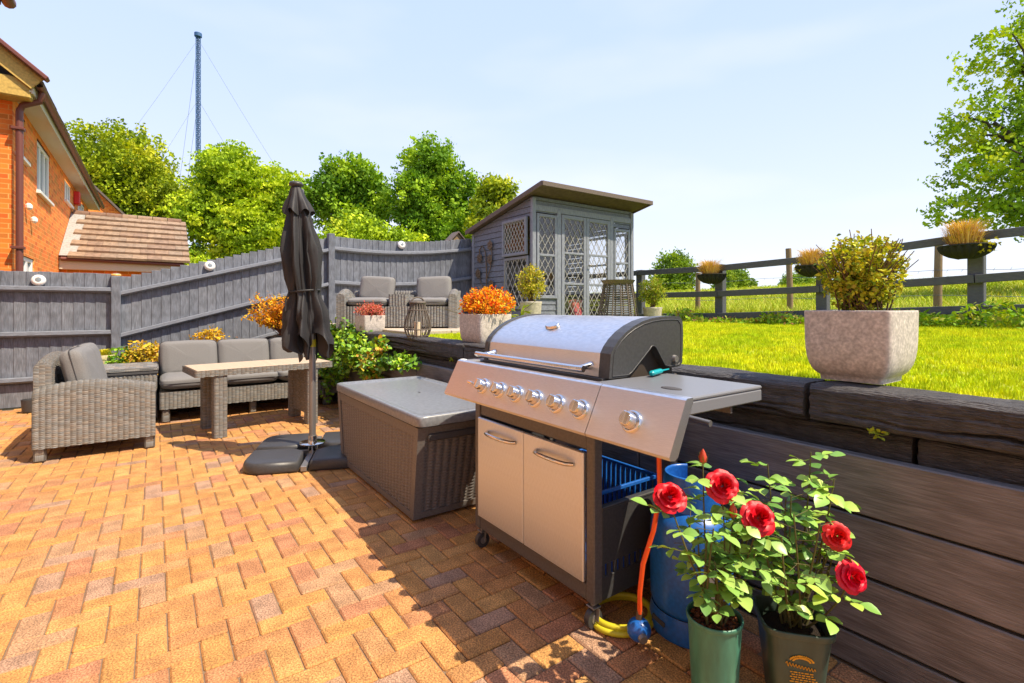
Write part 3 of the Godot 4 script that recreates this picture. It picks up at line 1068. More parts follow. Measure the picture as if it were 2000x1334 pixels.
# ---------------------------------------------------------------- guyed lattice mast far away
func mast() -> void:
	var c := V(14.29, 0, -235.5)
	var o := thing("radio_mast", "tall blue lattice radio mast with guy wires above the trees", "mast", c)
	var h := 110.0
	var w := 0.78
	var legs := [V(w, 0, w * 0.6), V(-w, 0, w * 0.6), V(0, 0, -w * 1.15)]
	for p in legs:
		var m := MB.new()
		m.bar(p, p + V(0, h, 0), 0.26, 0.26)
		part(o, "leg", m, M.mast)
	var br := MB.new()
	var n := 44
	for k in n:
		var y := h * k / n
		var y2 := h * (k + 1) / n
		for q in 3:
			var a: Vector3 = legs[q]
			var b: Vector3 = legs[(q + 1) % 3]
			br.bar(a + V(0, y, 0), b + V(0, y2, 0), 0.16, 0.16)
			br.bar(b + V(0, y, 0), a + V(0, y2, 0), 0.16, 0.16)
			br.bar(a + V(0, y2, 0), b + V(0, y2, 0), 0.16, 0.16)
	part(o, "lattice", br, M.mast)
	var top := MB.new()
	top.cyl(V(0, h - 1.0, 0), V(0, h + 0.4, 0), 1.35, 1.35, 10)
	part(o, "top_drum", top, M.mast)
	for y in [108.0, 84.0, 60.0]:
		for a in [0.35, 0.35 + TAU / 3, 0.35 + 2 * TAU / 3]:
			var e: Vector3 = V(cos(a), 0, sin(a)) * (y * 0.62)
			var m := MB.new()
			var p := PackedVector3Array()
			for k in 9:
				var t := k / 8.0
				p.append(V(0, y, 0).lerp(e, t) - V(0, 3.0 * sin(PI * t), 0))
			m.tube(p, 0.05, 4)
			part(o, "guy_wire", m, M.wire)

# ---------------------------------------------------------------- trees
func leaf_mesh(l: float, w: float, fold := 0.25, droop := 0.2) -> MB:
	# oval blade in the xz plane, tip along +z, folded a little along its midrib
	var b := MB.new()
	var rows := []
	for k in [[0.06, 0.0], [0.6, 0.18], [0.96, 0.38], [1.0, 0.52], [0.72, 0.76], [0.3, 0.92], [0.03, 1.0]]:
		var z: float = k[1] * l
		var y := -droop * z * z / l
		var x: float = k[0] * w / 2
		rows.append(PackedVector3Array([V(-x, y + fold * x, z), V(0, y, z), V(x, y + fold * x, z)]))
	b.grid(rows)
	return b

func clump_mesh(n: int, r: float, leaf: float, flat := 1.0) -> ArrayMesh:
	var b := MB.new()
	for k in n:
		var p := rdir() * r * pow(R.randf(), 0.45)
		p.y *= flat
		var d := (rdir() + V(0, -0.15, 0)).normalized()
		var up := (V(0, 1, 0) * 0.7 + rdir()).normalized()
		var s := up.cross(d).normalized() * leaf * 0.33
		var l := leaf * rr(0.7, 1.2)
		b.ink = Color(1, 1, 1) * rr(0.75, 1.15)
		var mid := p + d * l * 0.5
		b.quad(p, mid + s, p + d * l, mid - s)
	return b.mesh(true)

func limb(m: MB, a: Vector3, b: Vector3, r0: float, r1: float, k := 7) -> void:
	var p := PackedVector3Array()
	var r := []
	var j := (b - a).length() * 0.08
	for i in 6:
		var t := i / 5.0
		var w := a.lerp(b, t) + V(0, sin(PI * t) * j * 0.6, 0)
		if i > 0 and i < 5: w += rdir() * j * 0.6
		p.append(w)
		r.append(lerpf(r0, r1, t))
	m.tube(p, r, k)

func tree(called: String, label: String, base: Vector3, trunk_r: float, fork: float, blobs: Array, clumps: int, clump_r: float, leaf: float, palette: Array, group: String, flat := 1.0, gaps := 0.0) -> void:
	var o := thing(called, label, "tree", base, 0, group)
	var m := MB.new()
	var top := V(rr(-0.3, 0.3), fork, rr(-0.3, 0.3))
	limb(m, V(0, -0.2, 0), top, trunk_r, trunk_r * 0.7, 9)
	for b in blobs:
		limb(m, top * rr(0.75, 1.0), b[0], trunk_r * 0.45, trunk_r * 0.12, 6)
		for k in 3:
			var d := rdir()
			d.y = absf(d.y) * 0.6
			limb(m, (b[0] as Vector3).lerp(top, rr(0.05, 0.4)), b[0] + d * b[1] * 0.8, trunk_r * 0.14, trunk_r * 0.04, 5)
	part(o, "trunk", m, M.bark)
	var total := 0.0
	for b in blobs: total += b[1].x * b[1].y * b[1].z
	var f := FastNoiseLite.new()
	f.frequency = 0.55 / maxf(0.4, clump_r)
	f.seed = R.randi() % 1000
	var xs := []
	var cs := []
	for b in blobs:
		var n := int(clumps * b[1].x * b[1].y * b[1].z / total)
		for k in n:
			var d := rdir()
			var p: Vector3 = b[0] + d * b[1] * (pow(R.randf(), 0.42) * (0.95 + 0.4 * f.get_noise_3dv(d * 2.2 + b[0])))
			if f.get_noise_3dv(p * 1.0) < gaps - 0.32: continue
			var s := rr(0.7, 1.25)
			xs.append(Transform3D(Basis(Vector3.UP, rr(0, TAU)) * Basis(V(1, 0, 0), rr(-0.4, 0.4)).scaled(Vector3.ONE * s), p))
			var n2 := clampf(0.5 + f.get_noise_3dv(p * 0.4) * 1.2 + rr(-0.2, 0.2), 0, 0.999)
			cs.append(shade(palette[int(n2 * palette.size())], 0.15))
	many(o, "crown", clump_mesh(20, clump_r, leaf, flat), M.leaf, xs, cs).set_meta("kind", "stuff")

func trees() -> void:
	var g := "trees beyond the fence"
	var warm := [Color(0.218, 0.304, 0.02), Color(0.328, 0.418, 0.02), Color(0.451, 0.531, 0.025), Color(0.573, 0.594, 0.03)]
	var fresh := [Color(0.246, 0.38, 0.02), Color(0.383, 0.543, 0.025), Color(0.52, 0.67, 0.03), Color(0.628, 0.734, 0.035)]
	var deep := [Color(0.137, 0.278, 0.02), Color(0.218, 0.392, 0.025), Color(0.328, 0.518, 0.03), Color(0.41, 0.594, 0.035)]
	var gold := [Color(0.492, 0.582, 0.03), Color(0.615, 0.695, 0.03), Color(0.71, 0.734, 0.035), Color(0.492, 0.632, 0.03)]
	tree("broadleaf_tree", "round olive green tree right behind the brick house", V(-2.0, 0, -48.2), 0.5, 4.5, [
		[V(0, 11.2, 0), V(3.6, 3.9, 3.6)], [V(-2.4, 9.2, 1), V(2.6, 2.6, 2.6)], [V(2.2, 9.2, 1.2), V(2.5, 2.5, 2.5)], [V(0.6, 6.2, 1.5), V(3.4, 2.4, 2.6)], [V(-3.2, 6.2, 0), V(2.2, 2.2, 2.2)], [V(2.6, 5.2, 0), V(1.7, 1.6, 1.8)]], 4200, 0.55, 0.27, warm, g, 0.8, 0.17)
	tree("broadleaf_tree", "bright green tree directly below the radio mast", V(4.8, 0, -40.8), 0.45, 4.0, [
		[V(-0.6, 10.2, 0), V(2.6, 2.6, 2.6)], [V(2.6, 9.4, 0.5), V(2.4, 2.3, 2.4)], [V(-2.0, 7.4, 0.5), V(2.0, 2.0, 2.1)], [V(0.6, 6.2, 1.2), V(3.2, 2.6, 2.8)], [V(3.4, 6.2, 0), V(2.0, 2.2, 2.0)], [V(0.5, 3.4, 1.0), V(2.9, 1.7, 2.4)]], 4200, 0.5, 0.26, fresh, g, 0.8, 0.17)
	tree("broadleaf_tree", "airy green tree just to the right of the folded parasol's top", V(10.7, 0, -34.1), 0.38, 4.0, [
		[V(0.2, 10.0, 0), V(2.1, 1.6, 2.1)], [V(-1.6, 8.6, 0.3), V(1.7, 1.3, 1.7)], [V(1.8, 8.4, 0.5), V(1.8, 1.4, 1.8)], [V(0.3, 7.2, 0), V(2.5, 1.5, 2.2)], [V(0.8, 5.0, 0), V(2.8, 1.7, 2.3)]], 1900, 0.5, 0.28, deep, g, 0.7, 0.19)
	tree("broadleaf_tree", "tallest dense green tree above the middle of the terrace fence", V(15.0, 0, -29.8), 0.42, 3.5, [
		[V(-0.3, 10.2, 0), V(2.1, 2.0, 2.1)], [V(1.4, 8.6, 0.3), V(1.9, 1.9, 1.9)], [V(-1.6, 8.0, 0.4), V(1.8, 1.9, 1.8)], [V(0.2, 6.0, 0.6), V(2.8, 2.3, 2.4)], [V(1.8, 4.2, 0.2), V(2.2, 2.0, 2.0)], [V(-1.2, 3.8, 0.2), V(2.4, 2.0, 2.0)]], 3800, 0.45, 0.23, deep, g, 0.8, 0.13)
	tree("broadleaf_tree", "small light green tree next to the summerhouse roof", V(16.5, 0, -25.0), 0.26, 3.0, [
		[V(0.1, 7.8, 0), V(1.3, 1.3, 1.3)], [V(0.9, 6.6, 0.2), V(1.3, 1.1, 1.2)], [V(-0.6, 5.9, 0.3), V(1.3, 1.3, 1.3)], [V(0.5, 4.6, 0.2), V(1.9, 1.3, 1.5)]], 1100, 0.42, 0.24, warm, g, 0.8, 0.17)
	tree("leafy_shrub", "low bright green bushy growth under the taller trees by the parasol", V(8.6, 0, -27.0), 0.2, 1.8, [
		[V(0.4, 4.9, 0), V(1.7, 1.4, 1.6)], [V(-1.2, 3.8, 0.2), V(1.4, 1.2, 1.4)], [V(2.4, 4.4, -0.3), V(1.8, 1.4, 1.6)], [V(4.2, 4.2, -1.2), V(1.7, 1.4, 1.6)], [V(1.0, 3.0, 0.4), V(3.4, 1.4, 1.8)]], 2600, 0.4, 0.2, fresh, g, 0.8, 0.12)
	tree("broadleaf_tree", "big spreading tree with layered branches at the right edge", V(21.6, 1.2, -1.5), 0.42, 2.2, [
		[V(0.2, 6.2, 0), V(3.0, 2.2, 3.0)], [V(-0.5, 4.3, -2.0), V(2.2, 1.3, 2.0)], [V(-1.4, 2.9, -2.4), V(2.4, 0.7, 1.8)], [V(-2.0, 5.3, -2.2), V(1.8, 0.8, 1.6)], [V(-1.0, 7.4, -2.0), V(1.9, 0.7, 1.6)], [V(-2.8, 3.9, -1.5), V(1.6, 0.55, 1.4)], [V(-0.3, 2.7, -0.6), V(2.2, 0.7, 2.2)], [V(0, 8.6, -0.6), V(2.2, 1.0, 2.0)], [V(0.6, 3.6, 1.0), V(3.0, 1.8, 3.0)]], 3300, 0.3, 0.14, [Color(0.171, 0.309, 0.022), Color(0.273, 0.447, 0.022), Color(0.41, 0.587, 0.0275), Color(0.581, 0.68, 0.033)], g, 0.5, 0.2)
	tree("broadleaf_tree", "distant low green tree in the gap behind the wing roof", V(4.5, 0, -70.5), 0.4, 3.0, [
		[V(0, 5.6, 0), V(4.2, 2.8, 3.5)], [V(-3.5, 4.2, 0), V(3.0, 2.4, 3.0)], [V(3.5, 4.2, 0), V(3.0, 2.4, 3.0)]], 1500, 0.6, 0.34, fresh, g)
	var far := [Color(0.164, 0.278, 0.03), Color(0.246, 0.38, 0.035), Color(0.342, 0.468, 0.04)]
	tree("field_tree", "rounded tree on the field's skyline, largest of three", V(50.6, 1.6, -37.6), 0.3, 2.0, [
		[V(0, 4.4, 0), V(2.3, 1.9, 2.3)], [V(-1.6, 3.0, 0), V(1.8, 1.6, 1.8)], [V(1.7, 3.0, 0), V(1.8, 1.6, 1.8)], [V(0, 2.0, 0), V(2.8, 1.2, 2.2)]], 900, 0.5, 0.3, far, g)
	tree("field_tree", "wide low tree on the skyline behind a hanging basket", V(58.2, 1.5, -34.6), 0.28, 1.6, [
		[V(-0.5, 3.2, 0), V(2.2, 1.3, 2.0)], [V(1.8, 2.6, 0), V(1.8, 1.0, 1.8)], [V(-2.0, 2.2, 0), V(1.4, 1.0, 1.4)]], 600, 0.45, 0.28, far, g)
	tree("field_tree", "small distant tree behind the thin wooden stake", V(72.9, 1.2, -34.0), 0.25, 1.4, [
		[V(0, 3.4, 0), V(2.0, 1.3, 2.0)], [V(2.4, 3.0, 0.6), V(2.0, 1.5, 1.8)], [V(-2.0, 2.6, 0), V(1.8, 1.2, 1.6)]], 600, 0.5, 0.3, far, g)
	tree("field_tree", "yellow green bush at the far right edge of the field", V(24.0, 1.7, 0.6), 0.1, 0.5, [
		[V(0, 0.5, 0), V(1.6, 0.7, 1.4)], [V(0.4, 0.8, -1.8), V(1.4, 0.5, 1.2)]], 420, 0.25, 0.14, gold, g)

# ---------------------------------------------------------------- summerhouse: x 4.9..7.2, front z = -6.3, back z = -8.1
func cladding(o: Node3D, wall: PackedVector2Array, holes: Array, pitch: float, xf: Transform3D, called: String, m: Material) -> void:
	# horizontal lapped boards cut to the outline; each board is its own piece, its lower edge proud
	var lo := 1e9
	var hi := -1e9
	for p in wall:
		lo = minf(lo, p.y)
		hi = maxf(hi, p.y)
	var y := lo
	while y < hi - 0.004:
		var strip := PackedVector2Array([Vector2(-50, y), Vector2(50, y), Vector2(50, y + pitch - 0.008), Vector2(-50, y + pitch - 0.008)])
		var bits: Array = Geometry2D.intersect_polygons(wall, strip)
		for h in holes:
			var next := []
			var cut := PackedVector2Array([Vector2(h[0], h[2]), Vector2(h[1], h[2]), Vector2(h[1], h[3]), Vector2(h[0], h[3])])
			for b in bits: next.append_array(Geometry2D.clip_polygons(b, cut))
			bits = next
		for b in bits:
			var mb := MB.new()
			var bent: Transform3D = xf * Transform3D(Basis(V(1, 0, 0), -0.11), V(0, y, 0)) * Transform3D(Basis(), V(0, -y, 0))
			mb.prism(b, bent, 0.018)
			part(o, called, mb, m, Transform3D(Basis(), -o.position))
		y += pitch

func leaded(o: Node3D, called: String, a: Vector3, dx: Vector3, w: float, h: float, fw: float, bars: Array, out: Vector3, dw: float, dh: float) -> MeshInstance3D:
	# a: lower left corner; frame fw wide, glazing bars at the heights in bars, lead diamonds dw x dh
	var m := MB.new()
	var b := Basis(dx, V(0, 1, 0), out)
	m.box(a + dx * fw / 2 + V(0, h / 2, 0), V(fw, h, 0.045), 0.005, b)
	m.box(a + dx * (w - fw / 2) + V(0, h / 2, 0), V(fw, h, 0.045), 0.005, b)
	for y in [fw / 2, h - fw / 2]: m.box(a + dx * w / 2 + V(0, y, 0), V(w - 2 * fw, fw, 0.043), 0.005, b)
	var o2 := part(o, called, m, M.shed_trim, Transform3D(Basis(), -o.position))
	for y in bars:
		var g := MB.new()
		g.box(a + dx * w / 2 + V(0, y, 0), V(w - 2 * fw, 0.035, 0.04), 0.004, b)
		part(o2, "glazing_bar", g, M.shed_trim)
	var gl := MB.new()
	gl.box(a + dx * w / 2 + V(0, h / 2, 0), V(w - 2 * fw, h - 2 * fw, 0.004), 0, b)
	part(o2, "pane", gl, M.glass)
	var ld := MB.new()
	var iw := w - 2 * fw
	var ih := h - 2 * fw
	var n := int(ceil((iw / dw) + ih / dh)) + 1
	for sg in [-1.0, 1.0]:
		for k in range(-n, n + 1):
			# line x/dw + sg*y/dh = k clipped to the pane
			var pts := []
			for t in [0.0, iw]:
				var y: float = (k - t / dw) * dh * sg
				if y >= 0 and y <= ih: pts.append(Vector2(t, y))
			for y in [0.0, ih]:
				var x: float = (k - sg * y / dh) * dw
				if x > 0 and x < iw: pts.append(Vector2(x, y))
			if pts.size() < 2: continue
			var p: Vector3 = a + dx * (fw + pts[0].x) + V(0, fw + pts[0].y, 0) + out * 0.005
			var q: Vector3 = a + dx * (fw + pts[1].x) + V(0, fw + pts[1].y, 0) + out * 0.005
			if (p - q).length() > 0.01: ld.bar(p, q, 0.009, 0.006, 0, out)
	part(o2, "lead_lattice", ld, M.lead_strip)
	return o2

func summerhouse() -> void:
	var o := thing("summerhouse", "grey timber summerhouse with lean-to roof and diamond leaded doors", "summerhouse", V(6.05, 0.9, -7.2))
	var off := Transform3D(Basis(), -o.position)
	var x0 := 4.9
	var x1 := 7.2
	var zf := -6.3
	var zb := -8.1
	var f0 := 0.95
	var hf := 2.96
	var hb := 2.58
	# side facing the camera: outline in (distance from the back, height)
	var side := PackedVector2Array([Vector2(0, f0), Vector2(1.8, f0), Vector2(1.8, hf), Vector2(0, hb)])
	var sx := Transform3D(Basis(V(0, 0, 1), V(0, 1, 0), V(-1, 0, 0)), V(x0, 0, zb))
	cladding(o, side, [[1.02, 1.74, 1.16, 2.66]], 0.098, sx, "plank", M.shed)
	var sx2 := Transform3D(Basis(V(0, 0, 1), V(0, 1, 0), V(1, 0, 0)), V(x1, 0, zb))
	cladding(o, side, [[0.5, 1.72, 1.42, 2.6]], 0.098, sx2, "plank", M.shed)
	var front := PackedVector2Array([Vector2(0, f0), Vector2(2.3, f0), Vector2(2.3, hf), Vector2(0, hf)])
	var fx := Transform3D(Basis(), V(x0, 0, zf))
	cladding(o, front, [[0.06, 0.5, 1.34, 2.72], [0.5, 1.74, 0.9, 2.78], [1.74, 2.24, 1.4, 2.64]], 0.098, fx, "plank", M.shed)
	var back := PackedVector2Array([Vector2(0, f0), Vector2(2.3, f0), Vector2(2.3, hb), Vector2(0, hb)])
	cladding(o, back, [], 0.098, Transform3D(Basis(), V(x0, 0, zb - 0.02)), "plank", M.shed)
	var lin := MB.new()
	lin.bx(V(x0 + 0.03, f0, zb + 0.004), V(x1 - 0.03, hb - 0.03, zb + 0.02))
	lin.bx(V(x0 + 0.022, f0, zb + 0.03), V(x0 + 0.03, hb - 0.05, -7.1))
	part(o, "lining", lin, M.shed_inside, off)
	var fl := MB.new()
	fl.bx(V(x0 - 0.02, 0.86, zb), V(x1 + 0.02, f0, zf + 0.03), 0.004)
	part(o, "floor", fl, M.shed_inside, off)
	for c in [[x0, zf], [x1, zf], [x0, zb], [x1, zb]]:
		var m := MB.new()
		var h: float = hf if c[1] == zf else hb
		m.box(V(c[0], (f0 + h) / 2 - 0.01, c[1] + 0.012), V(0.075, h - f0 - 0.02, 0.06), 0.006)
		part(o, "corner_post", m, M.shed_trim, off)
	for x in [5.42, 6.66]:
		var m := MB.new()
		m.bx(V(x - 0.045, f0, zf - 0.02), V(x + 0.045, 2.8, zf + 0.04), 0.006)
		part(o, "door_post", m, M.shed_trim, off)
	var fm := MB.new()
	fm.bx(V(x0 + 0.03, 2.74, zf - 0.02), V(x1 - 0.03, 2.84, zf + 0.034), 0.006)
	part(o, "head_rail", fm, M.shed_trim, off)
	leaded(o, "window", V(4.955, 1.34, zf + 0.02), V(1, 0, 0), 0.42, 1.36, 0.05, [0.7], V(0, 0, 1), 0.125, 0.2)
	for d in [[5.47, 0.56], [6.035, 0.575]]:
		var dr := leaded(o, "door", V(d[0], 0.97, zf + 0.025), V(1, 0, 0), d[1], 1.76, 0.065, [0.62, 1.13], V(0, 0, 1), 0.125, 0.2)
		if d[0] > 6:
			var hn := MB.new()
			hn.tube(PackedVector3Array([V(6.07, 1.92, zf + 0.055), V(6.07, 1.92, zf + 0.09), V(6.17, 1.92, zf + 0.09)]), 0.008, 8)
			part(dr, "handle", hn, M.alu)
	leaded(o, "window", V(6.72, 1.4, zf + 0.02), V(1, 0, 0), 0.42, 1.22, 0.05, [0.6], V(0, 0, 1), 0.125, 0.2)
	leaded(o, "window", V(x0 - 0.02, 1.17, -7.06), V(0, 0, 1), 0.68, 0.86, 0.045, [], V(-1, 0, 0), 0.13, 0.2)
	var hinged := leaded(o, "window", V(x0 - 0.06, 2.05, -7.06), V(0, 0, 1), 0.68, 0.6, 0.045, [], V(-0.994, 0.1, 0), 0.085, 0.13)
	hinged.set_meta("label", "top-hung leaded window propped slightly open")
	leaded(o, "window", V(x1 + 0.02, 1.43, -7.58), V(0, 0, 1), 1.18, 1.16, 0.05, [0.6], V(1, 0, 0), 0.3, 0.5)
	# roof: deck, felt, fascias
	var rb := Basis(V(1, 0, 0), -atan2(hf - hb, 1.8))
	var rz := (zf + 0.38 + zb - 0.12) / 2
	var ry := hb + (hf - hb) * (rz - zb) / 1.8 + 0.045
	var ln := (zf + 0.38 - zb + 0.12) / cos(atan2(hf - hb, 1.8))
	var rd := MB.new()
	rd.box(V(6.06, ry, rz), V(2.5, 0.03, ln), 0.003, Basis(V(1, 0, 0), -atan2(hf - hb, 1.8)))
	var roof := part(o, "roof", rd, M.shed_inside, off)
	var ft := MB.new()
	ft.box(V(6.06, ry + 0.024, rz), V(2.56, 0.014, ln + 0.04), 0.004, Basis(V(1, 0, 0), -atan2(hf - hb, 1.8)))
	part(roof, "felt", ft, M.felt)
	var fe := zf + 0.38
	var fy := hb + (hf - hb) * (fe - zb) / 1.8 + 0.03
	var fs := MB.new()
	fs.bx(V(4.78, fy - 0.025, fe), V(7.34, fy + 0.045, fe + 0.022), 0.004)
	part(roof, "fascia", fs, M.barge)
	for x in [4.785, 7.335]:
		var bg := MB.new()
		bg.box(V(x, ry + 0.002, rz), V(0.022, 0.075, ln), 0.004, Basis(V(1, 0, 0), -atan2(hf - hb, 1.8)))
		part(roof, "barge_board", bg, M.barge)
	# things kept inside
	var ch := thing("cane_chair", "pale cane chair inside the summerhouse behind the doors", "chair", V(5.9, 0.95, -7.5))
	var m := MB.new()
	for p in [V(-0.22, 0, 0.2), V(0.22, 0, 0.2), V(-0.22, 0, -0.2), V(0.22, 0, -0.2)]: m.cyl(p, V(p.x, 0.42, p.z), 0.018)
	part(ch, "leg", m, M.cane)
	var st := MB.new()
	st.box(V(0, 0.45, 0), V(0.52, 0.07, 0.5), 0.02)
	part(ch, "seat", st, M.stone_pot)
	var bk := MB.new()
	bk.box(V(0, 0.75, -0.22), V(0.52, 0.55, 0.05), 0.02, Basis(V(1, 0, 0), -0.15))
	part(ch, "backrest", bk, M.cane)
	var cu := solo("cushion", cushion_mesh(V(0.4, 0.4, 0.16), 3), M.pink_cloth, "pink cushion on the summerhouse floor behind the right door", "cushion")
	cu.position = V(6.3, 1.14, -6.75)
	cu.rotation = V(-0.3, 0.2, 0)
	var wr := thing("metal_flower_ornament", "rusty metal flower ornament on the summerhouse side wall", "ornament", V(4.86, 1.7, -7.6))
	var sp := MB.new()
	sp.tube(PackedVector3Array([V(0, -0.35, 0), V(0, 0.2, 0.0), V(0, 0.5, -0.04), V(0, 0.62, -0.14), V(0, 0.55, -0.24), V(0, 0.42, -0.22)]), 0.012, 6)
	sp.tube(PackedVector3Array([V(0, 0.0, 0), V(0, 0.18, 0.12), V(0, 0.45, 0.18), V(0, 0.6, 0.13)]), 0.01, 6)
	sp.tube(PackedVector3Array([V(0, -0.2, 0), V(0, -0.05, -0.2), V(0, 0.12, -0.26)]), 0.01, 6)
	part(wr, "stem", sp, M.rust)
	for p in [V(0, 0.6, 0.13), V(0, 0.4, -0.22), V(0, 0.12, -0.27), V(0, 0.35, 0.12), V(0, -0.1, 0.16)]:
		var fm2 := MB.new()
		for q in 6:
			var a := TAU * q / 6
			fm2.ball(p + V(-0.015, 0.055 * cos(a), 0.055 * sin(a)), V(0.008, 0.036, 0.036), 8, 5)
		fm2.ball(p + V(-0.02, 0, 0), V(0.014, 0.025, 0.025), 8, 5)
		part(wr, "flower", fm2, M.rust)
	var bh := thing("bird_table_roof", "small pitched timber bird box roof peeping over the fence corner", "bird box", V(4.78, 2.45, -8.6))
	var bm := MB.new()
	bm.prism(PackedVector2Array([Vector2(-0.19, 0.0), Vector2(0, 0.19), Vector2(0.19, 0.0), Vector2(0.19, 0.025), Vector2(0, 0.215), Vector2(-0.19, 0.025)]), Transform3D(Basis(), V(0, 0, -0.14)), 0.28)
	part(bh, "roof", bm, M.barge)
	var bp := MB.new()
	bp.prism(PackedVector2Array([Vector2(-0.12, -0.12), Vector2(0.12, -0.12), Vector2(0.12, 0.06), Vector2(0, 0.18), Vector2(-0.12, 0.06)]), Transform3D(Basis(), V(0, 0, -0.1)), 0.2)
	bp.bx(V(-0.03, -2.4, -0.03), V(0.03, -0.12, 0.03))
	part(bh, "body", bp, M.stake)

# ---------------------------------------------------------------- dark post-and-rail fence along x = 8
func paddock_fence() -> void:
	var zs := [0.2, -1.654, -3.344, -4.98, -6.73, -8.5]
	var tops := [2.16, 2.09, 1.97, 1.92, 1.93, 1.93]
	var o := thing("paddock_fence", "dark grey post and rail fence between lawn and hay field", "fence", V(8, 0.93, -3.3))
	var off := Transform3D(Basis(), -o.position)
	for k in zs.size():
		var m := MB.new()
		m.bx(V(7.93, 0.6, zs[k] - 0.075), V(8.05, tops[k] + (0.02 if k != 1 else -0.05), zs[k] + 0.075), 0.008)
		part(o, "post", m, M.paddock_paint, off)
	for lev in [[2.1, 2.035, 1.912, 1.87, 1.885, 1.885], [1.62, 1.535, 1.465, 1.43, 1.43, 1.43], [1.23, 1.17, 1.11, 1.05, 1.02, 1.0]]:
		for k in zs.size() - 1:
			var m := MB.new()
			m.bar(V(7.905, lev[k], zs[k] - 0.004), V(7.905, lev[k + 1], zs[k + 1] + 0.004), 0.045, 0.1, 0.005, V(1, 0, 0))
			part(o, "rail", m, M.paddock_paint, off)
	var grp := "stakes of the wire fence"
	for s in [[-2.284, 2.1, "thick pale wooden stake right of the shrub in the square planter"], [-4.3, 2.22, "tallest thin wooden stake left of the middle basket"], [-6.12, 1.9, "short wooden stake nearest the summerhouse"], [-3.1, 1.5, "short leaning wooden stake half hidden by the shrub"]]:
		var m := MB.new()
		m.tube(PackedVector3Array([V(0, -0.3, 0), V(rr(-0.01, 0.01), 0.5, 0.01), V(rr(-0.02, 0.02), s[1] - 0.95, rr(-0.02, 0.02))]), [0.052, 0.05, 0.046], 9)
		solo("wooden_stake", m, M.stake, s[2], "stake", grp, "", Transform3D(Basis(), V(9.0, 0.95, s[0])))
	for y in [1.35, 1.7]:
		var m := MB.new()
		var p := PackedVector3Array()
		for k in 25: p.append(V(9.0 - 0.05, y + 0.02 * sin(k * 1.1), 0.5 - k * 0.4))
		m.tube(p, 0.003, 4)
		for k in 60:
			var q := V(8.95, y, 0.4 - k * 0.16)
			m.cyl(q - V(0, 0.02, 0.01), q + V(0, 0.02, 0.01), 0.002, 0.002, 3)
		solo("barbed_wire", m, M.wire, "thin barbed wire strung along the stakes, %s strand" % ("lower" if y < 1.5 else "upper"), "wire")
	# half-round wall baskets of ornamental grass hung on the posts
	var bl := ["largest basket of straw coloured grass on the nearest fence post", "basket of brown grass on the post left of the square planter", "small round basket of brown grass on the post nearest the summerhouse"]
	var bz := [-1.72, -3.4, -5.05]
	var by := [1.93, 1.8, 1.76]
	for k in 3:
		var b := thing("hanging_basket", bl[k], "basket", V(7.87, by[k], bz[k]), 0, "grass baskets on the rail fence")
		var m := MB.new()
		var rows := []
		for r in 7:
			var t := r / 6.0
			var row := PackedVector3Array()
			for q in 41:
				var a := PI / 2 + PI * q / 40.0
				var rad := 0.25 * sqrt(1 - t * t * 0.92) * (1.0 + 0.09 * sin(q * PI / 2))
				row.append(V(cos(a) * rad * 0.85, -0.16 * t, sin(a) * rad))
			rows.append(row)
		m.grid(rows)
		part(b, "bowl", m, M.coir)
		var rim := MB.new()
		var rp := PackedVector3Array()
		for q in 21:
			var a := PI / 2 + PI * q / 20.0
			rp.append(V(cos(a) * 0.215, 0.0, sin(a) * 0.255))
		rim.tube(rp, 0.012, 6)
		part(b, "rim", rim, M.coir)
		var tm := MB.new()
		for q in 900:
			var a := rr(0, TAU)
			var d := V(cos(a), 0, sin(a))
			var s := V(-0.1, -0.03, 0) + V(d.x * 0.08, 0, d.z * 0.14) * rr(0, 1)
			var h := rr(0.14, 0.42) * (1.0 if k == 0 else 0.85)
			var lean := rr(0.02, 0.2)
			tm.ink = shade([Color(0.6, 0.34, 0.13), Color(0.72, 0.48, 0.22), Color(0.68, 0.44, 0.1), Color(0.78, 0.58, 0.2)][R.randi() % 4], 0.2)
			var p1 := s + V(0, h * 0.7, 0) + d * lean * 0.5
			var p2 := s + V(0, h * 0.85, 0) + d * lean * 1.15
			var w := V(-d.z, 0, d.x) * 0.003
			tm.quad(s - w, p1 - w, p1 + w, s + w)
			tm.tri(p1 - w, p2, p1 + w)
		part(b, "grass_tuft", tm, M.blade)
		if k < 2:
			var xs := []
			var cs := []
			for q in 60:
				var p := V(rr(-0.2, 0.0), rr(-0.1, 0.06), rr(-0.26, -0.12) if k == 1 else rr(0.1, 0.28))
				xs.append(Transform3D(Basis(rdir(), rr(0, TAU)), p))
				cs.append(shade(Color(0.5, 0.45, 0.03), 0.25))
			many(b, "trailing_leaves", leaf_mesh(0.04, 0.025).mesh(), M.leaf, xs, cs).set_meta("kind", "stuff")
	# low border plants along the fence foot
	var bd := thing("border_plants", "low green and rusty border plants along the rail fence foot", "plants", V(7.7, 0.93, -3), 0, "", "stuff")
	var xs := []
	var cs := []
	for k in 5200:
		var z := rr(-6.2, 1.0)
		var h := 0.1 + 0.08 * sin(z * 3.1) + 0.06 * sin(z * 7.7)
		if z > -2.6: h += 0.1
		xs.append(Transform3D(Basis(rdir(), rr(0, TAU)).scaled(Vector3.ONE * rr(0.6, 1.2)), V(rr(-0.3, 0.26), rr(0.0, maxf(0.05, h)), z + 3)))
		cs.append(shade([Color(0.2, 0.38, 0.02), Color(0.32, 0.46, 0.03), Color(0.42, 0.42, 0.06), Color(0.4, 0.2, 0.1) if z < -3 and k % 2 else Color(0.28, 0.46, 0.03)][R.randi() % 4], 0.25))
	many(bd, "leaves", leaf_mesh(0.07, 0.04).mesh(), M.leaf, xs, cs).set_meta("kind", "stuff")

# ---------------------------------------------------------------- wicker furniture
const RIB := 0.036

